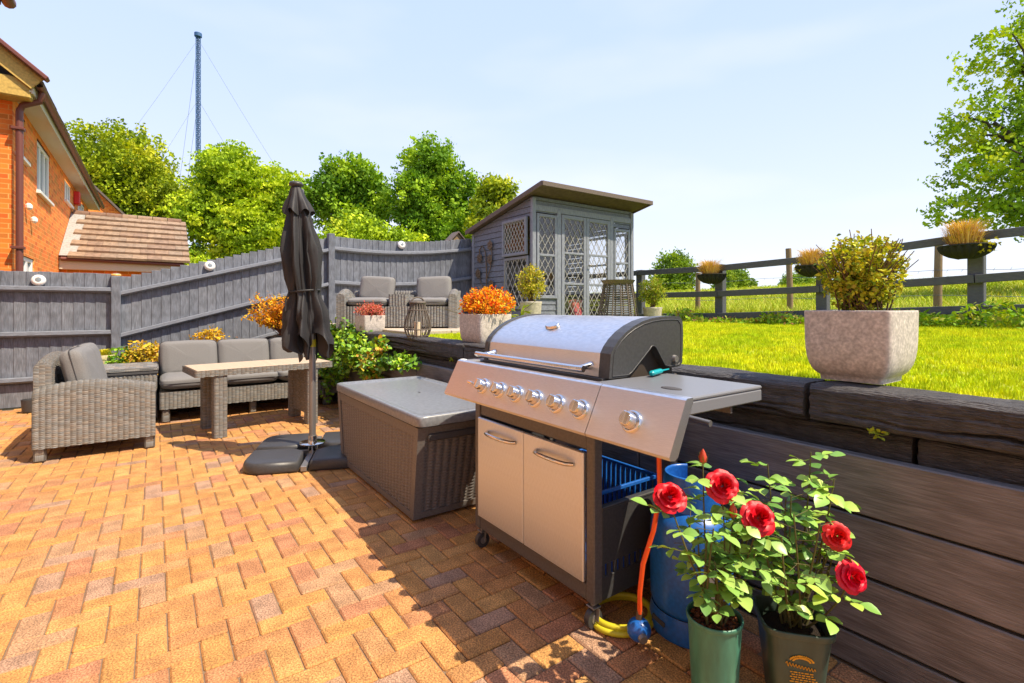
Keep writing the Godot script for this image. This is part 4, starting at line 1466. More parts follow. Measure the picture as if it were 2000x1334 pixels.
func ribbed(m: MB, a: Vector3, dx: Vector3, w: float, prof: Array, out: Vector3, hfn = null) -> void:
	# a sheet of rounded ribs: prof holds Vector2(outward, up), evenly spaced; hfn scales the height along the width
	var n := maxi(2, int(round(w / RIB)))
	var rib := w / n
	var cols := n * 6
	var rows := []
	var len := 0.0
	for k in prof.size() - 1: len += (prof[k + 1] - prof[k]).length()
	for k in prof.size():
		var row := PackedVector3Array()
		var d: Vector2 = (prof[mini(k + 1, prof.size() - 1)] - prof[maxi(k - 1, 0)]).normalized()
		var nn := Vector2(d.y, -d.x)
		for c in cols + 1:
			var x := w * c / cols
			var bulge := 0.007 * absf(sin(PI * x / rib))
			var p: Vector2 = prof[k] + nn * bulge
			var hs: float = hfn.call(x / w) if hfn != null else 1.0
			row.append(a + dx * x + out * p.x + V(0, p.y * hs, 0))
		rows.append(row)
	m.grid(rows, false, n / 8.0, len / (16 * 0.0115))

func line2(a: Vector2, b: Vector2, n: int) -> Array:
	var p := []
	for k in n + 1: p.append(a.lerp(b, k / float(n)))
	return p

func slab_prof(h: float, t: float) -> Array:
	# up the outside, over a rounded top, down the inside
	var p := line2(Vector2(t / 2, 0), Vector2(t / 2, h - t / 2), 7)
	for k in 7:
		var a := PI * (k + 1) / 8.0
		p.append(Vector2(cos(a) * t / 2, h - t / 2 + sin(a) * t / 2))
	p.append_array(line2(Vector2(-t / 2, h - t / 2), Vector2(-t / 2, 0), 7))
	return p

func slab_cap(o: Node3D, called: String, at: Vector3, out: Vector3, h: float, t: float, facing: Vector3, hs: float, off: Transform3D) -> void:
	var m := MB.new()
	var ring := PackedVector3Array()
	for q in slab_prof(h, t): ring.append(at + out * q.x * 1.05 + V(0, q.y * hs, 0) + facing * 0.002)
	m.fan(ring)
	for k in m.v.size(): m.t[k] = Vector2((m.v[k].x + m.v[k].z) / (8 * RIB), m.v[k].y / (16 * 0.0115))
	part(o, called, m, M.wicker, off)

func wbox(m: MB, lo: Vector3, hi: Vector3) -> void:
	var h := hi.y - lo.y
	var p := line2(Vector2(0, 0), Vector2(0, h), 4)
	ribbed(m, V(lo.x, lo.y, hi.z), V(1, 0, 0), hi.x - lo.x, p, V(0, 0, 1))
	ribbed(m, V(hi.x, lo.y, hi.z), V(0, 0, -1), hi.z - lo.z, p, V(1, 0, 0))
	ribbed(m, V(hi.x, lo.y, lo.z), V(-1, 0, 0), hi.x - lo.x, p, V(0, 0, -1))
	ribbed(m, V(lo.x, lo.y, lo.z), V(0, 0, 1), hi.z - lo.z, p, V(-1, 0, 0))
	m.bx(lo + V(0.004, 0, 0.004), hi - V(0.004, 0.002, 0.004))

func cushion_mesh(s: Vector3, salt: int, soft := 0.3) -> MB:
	var m := MB.new()
	var f := FastNoiseLite.new()
	f.seed = salt
	f.frequency = 5.0
	var rows := []
	var pw := func(v: float, e: float) -> float: return signf(v) * pow(absf(v), e)
	for r in 25:
		var eta := -PI / 2 + PI * r / 24.0
		var row := PackedVector3Array()
		for q in 72:
			var om := TAU * q / 72.0
			# axis of the superellipsoid along z (thickness)
			var x: float = pw.call(cos(eta), 0.2) * pw.call(cos(om), 0.2)
			var y: float = pw.call(cos(eta), 0.2) * pw.call(sin(om), 0.2)
			var z: float = pw.call(sin(eta), 0.5)
			var e := pow(pow(absf(x), 6) + pow(absf(y), 6), 1.0 / 6.0)
			z *= 1.0 - soft * pow(e, 5)
			var p := V(x * s.x / 2 * (1 - 0.02 * y * y), y * s.y / 2 * (1 - 0.03 * x * x), z * s.z / 2)
			p += V(0, 0, 1) * signf(z) * 0.008 * f.get_noise_3d(p.x, p.y, z)
			p += V(f.get_noise_2d(p.y, 3), f.get_noise_2d(p.x, 9), 0) * 0.006
			row.append(p)
		rows.append(row)
	m.grid(rows, true)
	return m

func seam(s: Vector3) -> MB:
	var m := MB.new()
	var p := PackedVector3Array()
	for q in 73:
		var om := TAU * q / 72.0
		p.append(V(signf(cos(om)) * pow(absf(cos(om)), 0.2) * s.x / 2, signf(sin(om)) * pow(absf(sin(om)), 0.2) * s.y / 2, 0) * 1.004)
	m.tube(p, 0.0045, 5, false)
	return m

func put_cushion(o: Node3D, called: String, s: Vector3, xf: Transform3D, salt: int, m: Material) -> void:
	var c := part(o, called, cushion_mesh(s, salt), m, xf)
	part(c, "piping", seam(s), M.piping)

func wicker_set() -> void:
	M.wicker.uv1_scale = V(1, 1, 1)
	# loveseat on the left: back along x = -0.76, open side to +x, near arm facing the camera
	var o := thing("wicker_loveseat", "two-seat wicker sofa seen from its arm on the left", "sofa", V(-0.38, 0, -5.85))
	var off := Transform3D(Basis(), -o.position)
	var arm := MB.new()
	ribbed(arm, V(-0.76, 0.105, -5.31), V(1, 0, 0), 0.77, slab_prof(0.5, 0.12), V(0, 0, 1), func(t): return 0.9 + 0.12 * sin(PI * pow(t, 0.85)) - 0.01 * t)
	part(o, "armrest", arm, M.wicker, off)
	slab_cap(o, "arm_end", V(0.01, 0.105, -5.31), V(0, 0, 1), 0.5, 0.12, V(1, 0, 0), 0.89, off)
	slab_cap(o, "arm_end", V(-0.76, 0.105, -5.31), V(0, 0, 1), 0.5, 0.12, V(-1, 0, 0), 0.9, off)
	var bk := MB.new()
	ribbed(bk, V(-0.71, 0.105, -6.42), V(0, 0, 1), 1.1, slab_prof(0.66, 0.1), V(-1, 0, 0), func(t): return 1.0 + 0.06 * sin(PI * t) if t < 0.9 else 1.0)
	part(o, "backrest", bk, M.wicker, off)
	slab_cap(o, "back_end", V(-0.71, 0.105, -5.32), V(-1, 0, 0), 0.66, 0.1, V(0, 0, 1), 1.0, off)
	var base := MB.new()
	wbox(base, V(-0.7, 0.13, -6.42), V(-0.02, 0.3, -5.37))
	part(o, "seat_base", base, M.wicker, off)
	for p in [V(-0.72, 0, -5.3), V(-0.03, 0, -5.3), V(-0.72, 0, -6.38), V(-0.03, 0, -6.38)]:
		var m := MB.new()
		m.box(p + V(0, 0.06, 0), V(0.075, 0.12, 0.075), 0.012)
		part(o, "leg", m, M.wicker, off)
	put_cushion(o, "seat_cushion", V(0.62, 1.02, 0.14), Transform3D(Basis(V(1, 0, 0), PI / 2), V(-0.34, 0.375, -5.89) - o.position), 4, M.cushion)
	for z in [-5.62, -6.14]:
		put_cushion(o, "back_cushion", V(0.5, 0.46, 0.19), Transform3D(Basis(V(0, 1, 0), PI / 2 - 0.06) * Basis(V(1, 0, 0), -0.22), V(-0.5, 0.63, z) - o.position), int(-z * 10), M.cushion)
	# corner box table
	o = thing("wicker_corner_table", "square wicker corner table between the loveseat and long sofa", "table", V(-0.34, 0, -6.78))
	off = Transform3D(Basis(), -o.position)
	var cb := MB.new()
	wbox(cb, V(-0.72, 0.04, -7.1), V(0.02, 0.5, -6.46))
	part(o, "body", cb, M.wicker, off)
	var ct := MB.new()
	ct.bx(V(-0.735, 0.505, -7.115), V(0.035, 0.53, -6.445), 0.004)
	part(o, "dark_lip", ct, M.piping, off)
	var lid := MB.new()
	lid.bx(V(-0.74, 0.531, -7.12), V(0.04, 0.572, -6.44), 0.012)
	part(o, "top", lid, M.wicker_grey, off)
	# long sofa facing the camera
	o = thing("wicker_sofa", "long three-seat wicker sofa with grey cushions behind the table", "sofa", V(0.9, 0, -6.7))
	off = Transform3D(Basis(), -o.position)
	var lb := MB.new()
	wbox(lb, V(0.05, 0.14, -7.05), V(1.77, 0.315, -6.31))
	part(o, "seat_base", lb, M.wicker, off)
	var lbk := MB.new()
	ribbed(lbk, V(1.78, 0.14, -7.08), V(-1, 0, 0), 1.74, slab_prof(0.56, 0.1), V(0, 0, -1))
	part(o, "backrest", lbk, M.wicker, off)
	var la := MB.new()
	ribbed(la, V(1.8, 0.14, -6.3), V(0, 0, -1), 0.75, slab_prof(0.44, 0.1), V(1, 0, 0))
	part(o, "armrest", la, M.wicker, off)
	slab_cap(o, "arm_end", V(1.8, 0.14, -6.3), V(1, 0, 0), 0.44, 0.1, V(0, 0, 1), 1.0, off)
	slab_cap(o, "back_end", V(0.04, 0.14, -7.08), V(0, 0, -1), 0.56, 0.1, V(-1, 0, 0), 1.0, off)
	for p in [V(0.1, 0, -6.36), V(1.72, 0, -6.36), V(0.1, 0, -7.0), V(1.72, 0, -7.0), V(0.92, 0, -6.4)]:
		var m := MB.new()
		m.box(p + V(0, 0.07, 0), V(0.07, 0.14, 0.07), 0.012)
		part(o, "leg", m, M.wicker, off)
	for k in 3:
		put_cushion(o, "seat_cushion", V(0.57, 0.66, 0.15), Transform3D(Basis(V(1, 0, 0), PI / 2), V(0.335 + k * 0.565, 0.402, -6.62) - o.position), k + 20, M.cushion)
		put_cushion(o, "back_cushion", V(0.56, 0.4, 0.2), Transform3D(Basis(V(1, 0, 0), -0.2), V(0.33 + k * 0.56, 0.615, -6.88) - o.position), k + 30, M.cushion)
	# small sofa on the upper terrace, turned towards the patio
	o = thing("wicker_garden_sofa", "grey wicker two-seat sofa on the upper terrace by the fence", "sofa", V(2.61, 0.94, -6.1), -0.62)
	var ub := MB.new()
	wbox(ub, V(-0.66, 0.02, -0.34), V(0.66, 0.27, 0.3))
	part(o, "seat_base", ub, M.wicker_grey)
	for x in [-0.69, 0.69]:
		var ua := MB.new()
		ribbed(ua, V(x, 0.0, 0.32), V(0, 0, -1), 0.68, slab_prof(0.46, 0.1), V(1, 0, 0), func(t): return 0.86 + 0.2 * sin(PI * minf(1.0, t * 1.3 + 0.1)) if t < 0.7 else 0.86 + 0.2 * sin(PI * minf(1.0, t * 1.3 + 0.1)))
		part(o, "armrest", ua, M.wicker_grey)
		slab_cap(o, "arm_end", V(x, 0, 0.32), V(1, 0, 0), 0.46, 0.1, V(0, 0, 1), 0.92, Transform3D())
	var mid := MB.new()
	wbox(mid, V(-0.11, 0.25, -0.34), V(0.11, 0.42, 0.26))
	part(o, "centre_console", mid, M.wicker_grey)
	var ubk := MB.new()
	ribbed(ubk, V(0.72, 0.0, -0.36), V(-1, 0, 0), 1.44, slab_prof(0.48, 0.08), V(0, 0, -1))
	part(o, "backrest", ubk, M.wicker_grey)
	for x in [-0.38, 0.38]:
		put_cushion(o, "seat_cushion", V(0.5, 0.58, 0.12), Transform3D(Basis(V(1, 0, 0), PI / 2), V(x, 0.325, 0.02)), int(x * 50) + 60, M.cushion_up)
		put_cushion(o, "back_cushion", V(0.46, 0.34, 0.17), Transform3D(Basis(V(0, 0, 1), x * 0.12) * Basis(V(1, 0, 0), -0.2), V(x, 0.5, -0.22)), int(x * 50) + 70, M.cushion_up)

func dining_table() -> void:
	var o := thing("patio_table", "wicker patio table with a pale wood-look top before the long sofa", "table", V(0.88, 0, -5.64), 0.12)
	var w := 1.24
	var d := 0.6
	var t := MB.new()
	t.bx(V(-w / 2 + 0.012, 0.612, -d / 2 + 0.012), V(w / 2 - 0.012, 0.632, d / 2 - 0.012), 0.003)
	part(o, "top", t, M.table_slab)
	var e := MB.new()
	var p := line2(Vector2(0, 0), Vector2(0, 0.06), 3)
	for s in [[V(-w / 2, 0.57, d / 2), V(1, 0, 0), w, V(0, 0, 1)], [V(w / 2, 0.57, d / 2), V(0, 0, -1), d, V(1, 0, 0)], [V(w / 2, 0.57, -d / 2), V(-1, 0, 0), w, V(0, 0, -1)], [V(-w / 2, 0.57, -d / 2), V(0, 0, 1), d, V(-1, 0, 0)]]:
		ribbed(e, s[0], s[1], s[2], p, s[3])
	e.bx(V(-w / 2 + 0.004, 0.57, -d / 2 + 0.004), V(w / 2 - 0.004, 0.608, d / 2 - 0.004))
	part(o, "apron", e, M.wicker)
	for q in [V(-0.42, 0, 0.24), V(-0.42, 0, -0.24), V(0.42, 0, 0.24), V(0.42, 0, -0.24)]:
		var m := MB.new()
		wbox(m, q + V(-0.05, 0, -0.05), q + V(0.05, 0.568, 0.05))
		part(o, "leg", m, M.wicker)
	var pn := MB.new()
	wbox(pn, V(0.39, 0.1, -0.19), V(0.45, 0.568, 0.19))
	part(o, "end_panel", pn, M.wicker)

# ---------------------------------------------------------------- folded parasol
func parasol() -> void:
	var o := thing("patio_umbrella", "folded black patio umbrella tied at the waist on a weighted base", "umbrella", V(1.045, 0, -4.25))
	var pole := MB.new()
	pole.cyl(V(0, 0.03, 0), V(0, 1.1, 0), 0.026, 0.026, 16)
	pole.cyl(V(0, 1.1, 0), V(-0.1, 2.13, 0.06), 0.022, 0.02, 14)
	part(o, "pole", pole, M.alu)
	var band := MB.new()
	band.cyl(V(0, 0.88, 0), V(0, 0.94, 0), 0.0275, 0.0275, 16)
	part(o, "yellow_band", band, M.hose_yellow)
	# canopy cloth: eight gores folded into deep pleats round the pole
	var f := FastNoiseLite.new()
	f.seed = 11
	f.frequency = 2.2
	var axis := func(y: float) -> Vector3: return V(-0.035 - 0.085 * (y - 0.9), 0, 0.02 + 0.045 * (y - 0.9))
	var prof := [[2.02, 0.0495], [1.96, 0.0704], [1.88, 0.0858], [1.76, 0.099], [1.64, 0.107], [1.52, 0.108], [1.42, 0.105], [1.34, 0.099], [1.31, 0.0968], [1.27, 0.101], [1.18, 0.116], [1.08, 0.127], [1.0, 0.134], [0.93, 0.14], [0.87, 0.143]]
	var cl := MB.new()
	var rows := []
	var fold := func(a: float, y: float) -> float:
		var k := clampf((2.05 - y) / 0.35, 0.15, 1.0)
		if y > 1.25 and y < 1.4: k *= 0.7
		var s := sin(a * 7.0 + 1.6 * f.get_noise_2d(y * 0.9, 3.0) + 0.8 * sin(a * 2.0))
		return 1.0 + k * (0.36 * s + 0.16 * sin(a * 15.0 + y * 4.0 + 3.0 * f.get_noise_2d(a, y))) + 0.14 * f.get_noise_2d(a * 0.7, y * 1.6)
	for q in prof:
		var row := PackedVector3Array()
		for w in 128:
			var a := TAU * w / 128.0
			var y: float = q[0]
			if y < 1.2: y -= (1.2 - y) / 0.33 * (0.07 * sin(a * 7.0 + 2.2) + 0.06 * sin(a + 2.6) + 0.03 * sin(a * 3.0))
			var r: float = q[1] * fold.call(a, q[0])
			row.append(axis.call(y) + V(cos(a) * r, y, sin(a) * r))
		rows.append(row)
	cl.grid(rows, true)
	part(o, "canopy", cl, M.canopy)
	var vent := MB.new()
	rows = []
	for q in [[2.15, 0.03], [2.12, 0.045], [2.06, 0.062], [2.0, 0.08], [1.95, 0.097], [1.935, 0.1]]:
		var row := PackedVector3Array()
		for w in 96:
			var a := TAU * w / 96.0
			var y: float = q[0]
			if y < 2.05: y += 0.025 * sin(a * 6.0)
			var r: float = q[1] * (1.0 + clampf((2.14 - q[0]) / 0.2, 0, 1) * (0.2 * sin(a * 6.0 + 0.7) + 0.08 * sin(a * 13.0)))
			row.append(axis.call(y) + V(cos(a) * r, y, sin(a) * r))
		rows.append(row)
	vent.grid(rows, true)
	part(o, "vent_flap", vent, M.canopy)
	var fin := MB.new()
	fin.lathe(axis.call(2.15) + V(0, 2.13, 0), [Vector2(0.0, 0), Vector2(0.03, 0.0), Vector2(0.034, 0.012), Vector2(0.05, 0.018), Vector2(0.054, 0.032), Vector2(0.046, 0.046), Vector2(0.0, 0.052)], 20)
	part(o, "finial", fin, M.black_plastic)
	var strap := MB.new()
	var sp := PackedVector3Array()
	for w in 49:
		var a := TAU * w / 48.0
		sp.append(axis.call(1.325) + V(cos(a) * 0.114, 1.325 + 0.012 * sin(a + 1.0), sin(a) * 0.114))
	strap.tube(sp, 0.009, 6, false)
	strap.tube(PackedVector3Array([axis.call(1.32) + V(-0.12, 1.32, 0.03), axis.call(1.28) + V(-0.15, 1.25, 0.04), axis.call(1.2) + V(-0.16, 1.17, 0.045)]), 0.007, 5)
	part(o, "tie_strap", strap, M.canopy)
	var rb := MB.new()
	rb.tube(PackedVector3Array([V(-0.05, 1.0, 0.04), V(-0.06, 0.86, 0.05), V(-0.05, 0.78, 0.05)]), [0.035, 0.03, 0.012], 8)
	part(o, "rib_bundle", rb, M.canopy)
	# cross stand with four weights: a thing of its own that the pole stands in
	var s := thing("umbrella_base", "black four-piece weighted umbrella base with a steel cross", "umbrella base", V(1.045, 0, -4.25), -0.38)
	for k in 4:
		var a := k * PI / 2
		var m := MB.new()
		var poly := PackedVector2Array()
		var g := 0.035
		var l := 0.4
		for q in 7:
			var b := PI / 2 * q / 6.0
			poly.append(Vector2(g + l - 0.14 + 0.14 * sin(b), g + l - 0.14 + 0.14 * cos(b)))
		poly.append(Vector2(g + l, g))
		poly.append(Vector2(g + 0.1, g))
		poly.append(Vector2(g, g + 0.1))
		poly.append(Vector2(g, g + l))
		var c := Vector2(g + l / 2, g + l / 2)
		var lev := [[0.004, 0.96], [0.02, 1.0], [0.055, 0.985], [0.075, 0.95], [0.085, 0.88], [0.088, 0.5]]
		rows = []
		for q in lev:
			var row := PackedVector3Array()
			for p in poly:
				var w: Vector2 = c + (p - c) * q[1]
				row.append(V(w.x, q[0], w.y))
			rows.append(row)
		m.grid(rows, true)
		m.fan(rows[-1])
		part(s, "weight", m, M.black_plastic, Transform3D(Basis(V(0, 1, 0), a), Vector3.ZERO))
	var cr := MB.new()
	cr.bx(V(-0.44, 0.005, -0.022), V(0.44, 0.045, 0.022), 0.004)
	cr.bx(V(-0.022, 0.006, -0.44), V(0.022, 0.046, 0.44), 0.004)
	part(s, "cross", cr, M.alu)
	var hub := MB.new()
	hub.cyl(V(0, 0.04, 0), V(0, 0.16, 0), 0.036, 0.034, 16)
	hub.lathe(V(0, 0.1, 0), [Vector2(0.036, 0.0), Vector2(0.1, 0.0), Vector2(0.1, 0.01), Vector2(0.036, 0.012)], 20)
	part(s, "hub", hub, M.chrome)

# ---------------------------------------------------------------- storage box
func hexa(m: MB, p: Array) -> void:
	# p: lower four then upper four, both anticlockwise from above
	for k in 4:
		var a: int = k
		var b: int = (k + 1) % 4
		m.quad(p[a], p[a + 4], p[b + 4], p[b])
	m.quad(p[4], p[7], p[6], p[5])
	m.quad(p[0], p[1], p[2], p[3])

func storage_box() -> void:
	var o := thing("storage_box", "brown plastic wicker-look storage chest beside the grill", "storage box", V(1.48, 0, -3.2))
	var off := Transform3D(Basis(), -o.position)
	var lo := [V(1.165, 0.02, -3.87), V(1.165, 0.02, -2.575), V(1.8, 0.02, -2.575), V(1.8, 0.02, -3.87)]
	var hi := [V(1.14, 0.555, -3.89), V(1.14, 0.555, -2.455), V(1.82, 0.555, -2.455), V(1.82, 0.555, -3.89)]
	var body := MB.new()
	var il := []
	for k in 8:
		var p: Vector3 = (lo + hi)[k]
		var c := V(1.48, p.y, -3.2)
		il.append(c + (p - c) * V(0.955, 1, 0.972))
	hexa(body, il)
	part(o, "body", body, M.box_side, off)
	for k in 4:
		var cp := MB.new()
		var b0: Vector3 = lo[k]
		var t0: Vector3 = hi[k]
		var ins := V(0.045 * signf(1.48 - b0.x), 0, 0.05 * signf(-3.2 - b0.z))
		var ix := V(ins.x, 0, 0)
		var iz := V(0, 0, ins.z)
		hexa(cp, [b0, b0 + iz, b0 + iz + ix, b0 + ix, t0, t0 + iz, t0 + iz + ix, t0 + ix])
		part(o, "corner_post", cp, M.box_side, off)
	for s in [[0, 1], [1, 2], [3, 0]]:
		var a: Vector3 = lo[s[0]]
		var b: Vector3 = lo[s[1]]
		var at: Vector3 = hi[s[0]]
		var bt: Vector3 = hi[s[1]]
		for e in [[0.0, 0.07], [0.9, 1.0]]:
			var rl := MB.new()
			var c := V(1.48, 0, -3.2)
			var q := []
			for y in e:
				var p0 := a.lerp(at, y).lerp(b.lerp(bt, y), 0.03)
				var p1 := a.lerp(at, y).lerp(b.lerp(bt, y), 0.97)
				var inn := (c - (p0 + p1) / 2) * V(1, 0, 1)
				inn = inn.normalized()
				if s == [1, 2]: inn = V(0, 0, -1)
				elif s == [3, 0]: inn = V(0, 0, 1)
				else: inn = V(1, 0, 0)
				q.append_array([p0 + inn * 0.002, p1 + inn * 0.002, p1 + inn * 0.03, p0 + inn * 0.03])
			hexa(rl, q)
			part(o, "rim_rail", rl, M.box_side, off)
		# woven panel: vertical ribs with small slots
		var w := MB.new()
		var rows := []
		var len := (b - a).length()
		var n := int(len / 0.048)
		for r in 97:
			var y := 0.07 + 0.83 * r / 96.0
			var row := PackedVector3Array()
			for k in n * 6 + 1:
				var t := 0.04 + 0.92 * k / (n * 6.0)
				var p := a.lerp(at, y).lerp(b.lerp(bt, y), t)
				var inn := V(1, 0, 0)
				if s == [1, 2]: inn = V(0, 0, -1)
				elif s == [3, 0]: inn = V(0, 0, 1)
				var rib := absf(sin(PI * k / 6.0))
				var over := 0.5 + 0.5 * cos(TAU * r / 4.0 + PI * floorf(k / 6.0))
				row.append(p + inn * (0.011 - 0.0105 * rib * (0.35 + 0.65 * over)))
			rows.append(row)
		w.grid(rows)
		part(o, "woven_panel", w, M.box_side, off)
	var lid := MB.new()
	var rows2 := []
	var cx := 1.48
	var cz := -3.17
	for q in [[0.565, 0.985], [0.566, 1.0], [0.608, 1.0], [0.618, 0.994], [0.622, 0.98], [0.622, 0.94], [0.612, 0.925], [0.612, 0.85], [0.616, 0.4], [0.617, 0.02]]:
		var row := PackedVector3Array()
		for k in 128:
			var a := TAU * k / 128.0
			var x: float = signf(cos(a)) * pow(absf(cos(a)), 0.09) * (0.352 - (1 - q[1]) * 0.352 * (1.8 if q[1] > 0.9 else 1.0))
			var z: float = signf(sin(a)) * pow(absf(sin(a)), 0.05) * (0.745 - (1 - q[1]) * (0.352 * 1.8 if q[1] > 0.9 else 0.745))
			row.append(V(cx + x, q[0], cz + z))
		rows2.append(row)
	lid.grid(rows2, true)
	part(o, "lid", lid, M.box_lid, off)
	var hd := MB.new()
	hd.bx(V(1.2, 0.475, -2.474), V(1.77, 0.515, -2.455), 0.006)
	part(o, "handle_recess", hd, M.piping, off)

# ---------------------------------------------------------------- gas grill: doors face -x
func grill() -> void:
	var o := thing("gas_grill", "stainless steel gas grill with six knobs and a domed lid", "grill", V(1.56, 0, -1.74))
	var off := Transform3D(Basis(), -o.position)
	var z0 := -2.165
	var z1 := -1.325
	for p in [[1.338, z0 + 0.022], [1.338, z1 - 0.022], [1.79, z0 + 0.022], [1.79, z1 - 0.022]]:
		var m := MB.new()
		m.bx(V(p[0] - 0.022, 0.1, p[1] - 0.022), V(p[0] + 0.022, 0.8, p[1] + 0.022), 0.004)
		part(o, "post", m, M.grill_frame, off)
	var fr := MB.new()
	fr.bx(V(1.318, 0.101, z0 + 0.045), V(1.36, 0.163, z1 - 0.045), 0.005)
	part(o, "bottom_rail", fr, M.grill_frame, off)
	var tp := MB.new()
	tp.bx(V(1.322, 0.664, z0 + 0.045), V(1.35, 0.82, z1 - 0.045), 0.004)
	part(o, "top_rail", tp, M.grill_frame, off)
	var pn := MB.new()
	pn.bx(V(1.36, 0.1, z0 + 0.002), V(1.77, 0.78, z0 + 0.012))
	part(o, "left_panel", pn, M.grill_black, off)
	var bk := MB.new()
	bk.bx(V(1.772, 0.1, z0 + 0.045), V(1.782, 0.3, z1 - 0.045))
	part(o, "back_panel", bk, M.grill_black, off)
	var fl := MB.new()
	fl.bx(V(1.36, 0.12, z0 + 0.014), V(1.77, 0.135, z1 - 0.012))
	part(o, "bottom_shelf", fl, M.grill_black, off)
	# right side: lower pressed panel with vent slots, open above
	var rp := MB.new()
	for y in [[0.102, 0.19], [0.235, 0.445]]: rp.bx(V(1.361, y[0], z1 - 0.014), V(1.768, y[1], z1 - 0.004), 0.002)
	for k in 13: rp.bx(V(1.361 + k * 0.0326, 0.19, z1 - 0.013), V(1.378 + k * 0.0326, 0.235, z1 - 0.005))
	rp.bx(V(1.361, 0.44, z1 - 0.03), V(1.768, 0.452, z1 - 0.002), 0.003)
	part(o, "right_panel", rp, M.grill_black, off)
	for d in [[z0 + 0.046, -1.747], [-1.743, z1 - 0.046]]:
		var m := MB.new()
		m.bx(V(1.303, 0.17, d[0]), V(1.321, 0.658, d[1]), 0.004)
		var door := part(o, "door", m, M.steel_door, off)
		var h := MB.new()
		var a: float = lerpf(d[0], d[1], 0.24)
		var b: float = lerpf(d[0], d[1], 0.86)
		var pth := PackedVector3Array()
		for k in 13:
			var t := k / 12.0
			pth.append(V(1.302 - 0.034 * pow(sin(PI * t), 0.35), 0.6 + 0.002 * sin(PI * t), lerpf(a, b, t)))
		h.tube(pth, 0.0085, 10)
		part(door, "handle", h, M.chrome)
	# casters
	for p in [V(1.34, 0, z0 + 0.03), V(1.34, 0, z1 - 0.03), V(1.78, 0, z0 + 0.03), V(1.78, 0, z1 - 0.03)]:
		var w := MB.new()
		w.cyl(p + V(0.0, 0.036, -0.012), p + V(0.0, 0.036, 0.012), 0.036, 0.036, 20)
		var wh := part(o, "caster", w, M.black_plastic, off)
		var hb := MB.new()
		hb.cyl(p + V(0, 0.036, -0.014), p + V(0, 0.036, 0.014), 0.017, 0.017, 14)
		part(wh, "hub", hb, M.alu)
		var fk := MB.new()
		for s in [-1, 1]: fk.bar(p + V(0, 0.034, s * 0.018), p + V(0.006, 0.078, s * 0.018), 0.022, 0.003, 0, V(0, 0, 1))
		fk.bx(p + V(-0.018, 0.077, -0.021), p + V(0.022, 0.084, 0.021), 0.002)
		fk.cyl(p + V(0, 0.083, 0), p + V(0, 0.101, 0), 0.01, 0.01, 10)
		part(wh, "fork", fk, M.alu)
	# control panel: leans back, its lower edge forward
	var sec := PackedVector2Array([Vector2(1.228, 0.935), Vector2(1.236, 0.94), Vector2(1.262, 0.94), Vector2(1.262, 0.926), Vector2(1.192, 0.78), Vector2(1.178, 0.772), Vector2(1.158, 0.775), Vector2(1.153, 0.785)])
	for q in [["control_panel", -2.185, -1.206], ["side_burner_panel", -1.203, -0.872]]:
		var m := MB.new()
		m.prism(sec, Transform3D(Basis(), V(0, 0, q[1])), q[2] - q[1])
		part(o, q[0], m, M.steel, off)
	var deck := MB.new()
	deck.bx(V(1.2625, 0.9, -2.13), V(1.36, 0.927, -1.272), 0.003)
	part(o, "front_deck", deck, M.grill_frame, off)
	var nrm := V(-0.894, 0.447, 0)
	var upd := V(0.447, 0.894, 0)
	for kz in [-1.876, -1.747, -1.626, -1.503, -1.378, -1.255, -1.03]:
		var c := V(1.1855, 0.85, kz)
		var m := MB.new()
		var rows := []
		for q in [[0.0, 0.036], [0.007, 0.036], [0.012, 0.033], [0.013, 0.028], [0.01, 0.0265]]: rows.append(m.ring(c + nrm * q[0], nrm, q[1], 28))
		m.grid(rows, true)
		var kb := part(o, "knob", m, M.chrome, off)
		var g := MB.new()
		rows = []
		for q in [[0.004, 0.0265], [0.024, 0.025], [0.036, 0.024], [0.04, 0.021]]: rows.append(g.ring(c + nrm * q[0], nrm, q[1], 24))
		g.grid(rows, true)
		g.fan(rows[-1])
		g.box(c + nrm * 0.043, V(0.011, 0.042, 0.014), 0.003, Basis(upd.cross(nrm), upd, nrm))
		part(kb, "grip", g, M.chrome)
	var ig := MB.new()
	ig.box(V(1.1845, 0.853, -1.985) + nrm * 0.006, V(0.034, 0.012, 0.014), 0.004, Basis(upd.cross(nrm), upd, nrm))
	part(o, "igniter", ig, M.chrome, off)
	var mark := MB.new()
	mark.bx(V(1.24, 0.928, -2.187), V(1.262, 0.943, -2.15), 0.003)
	part(o, "end_cap", mark, M.white_plastic, off)
	# side shelves
	var ls := MB.new()
	ls.bx(V(1.2625, 0.905, -2.19), V(1.78, 0.938, -2.135), 0.006)
	part(o, "left_shelf", ls, M.enamel_grey, off)
	var rs := MB.new()
	rs.bx(V(1.2625, 0.925, -1.27), V(1.665, 0.937, -0.885), 0.004)
	var rsp := part(o, "right_shelf", rs, M.enamel_grey, off)
	var rl := MB.new()
	rl.bx(V(1.2625, 0.885, -0.9), V(1.665, 0.924, -0.886), 0.004)
	rl.bx(V(1.65, 0.886, -1.26), V(1.664, 0.924, -0.901), 0.004)
	part(rsp, "lip", rl, M.enamel_grey)
	var fg := MB.new()
	fg.ball(V(1.36, 0.938, -1.02), V(0.022, 0.004, 0.04), 12, 5)
	part(rsp, "finger_hole", fg, M.piping)
	var under := MB.new()
	under.bx(V(1.5, 0.86, -1.26), V(1.51, 0.924, -0.9))
	part(o, "shelf_bracket", under, M.grill_frame, off)
	# fire box and hood
	var fb := MB.new()
	fb.bx(V(1.325, 0.8, -2.12), V(1.775, 0.925, -1.29), 0.01)
	part(o, "fire_box", fb, M.burnt, off)
	var ends := MB.new()
	ends.prism(PackedVector2Array([Vector2(1.4, 0.925), Vector2(1.76, 0.925), Vector2(1.76, 1.05), Vector2(1.46, 1.05)]), Transform3D(Basis(), V(0, 0, -1.33)), 0.012)
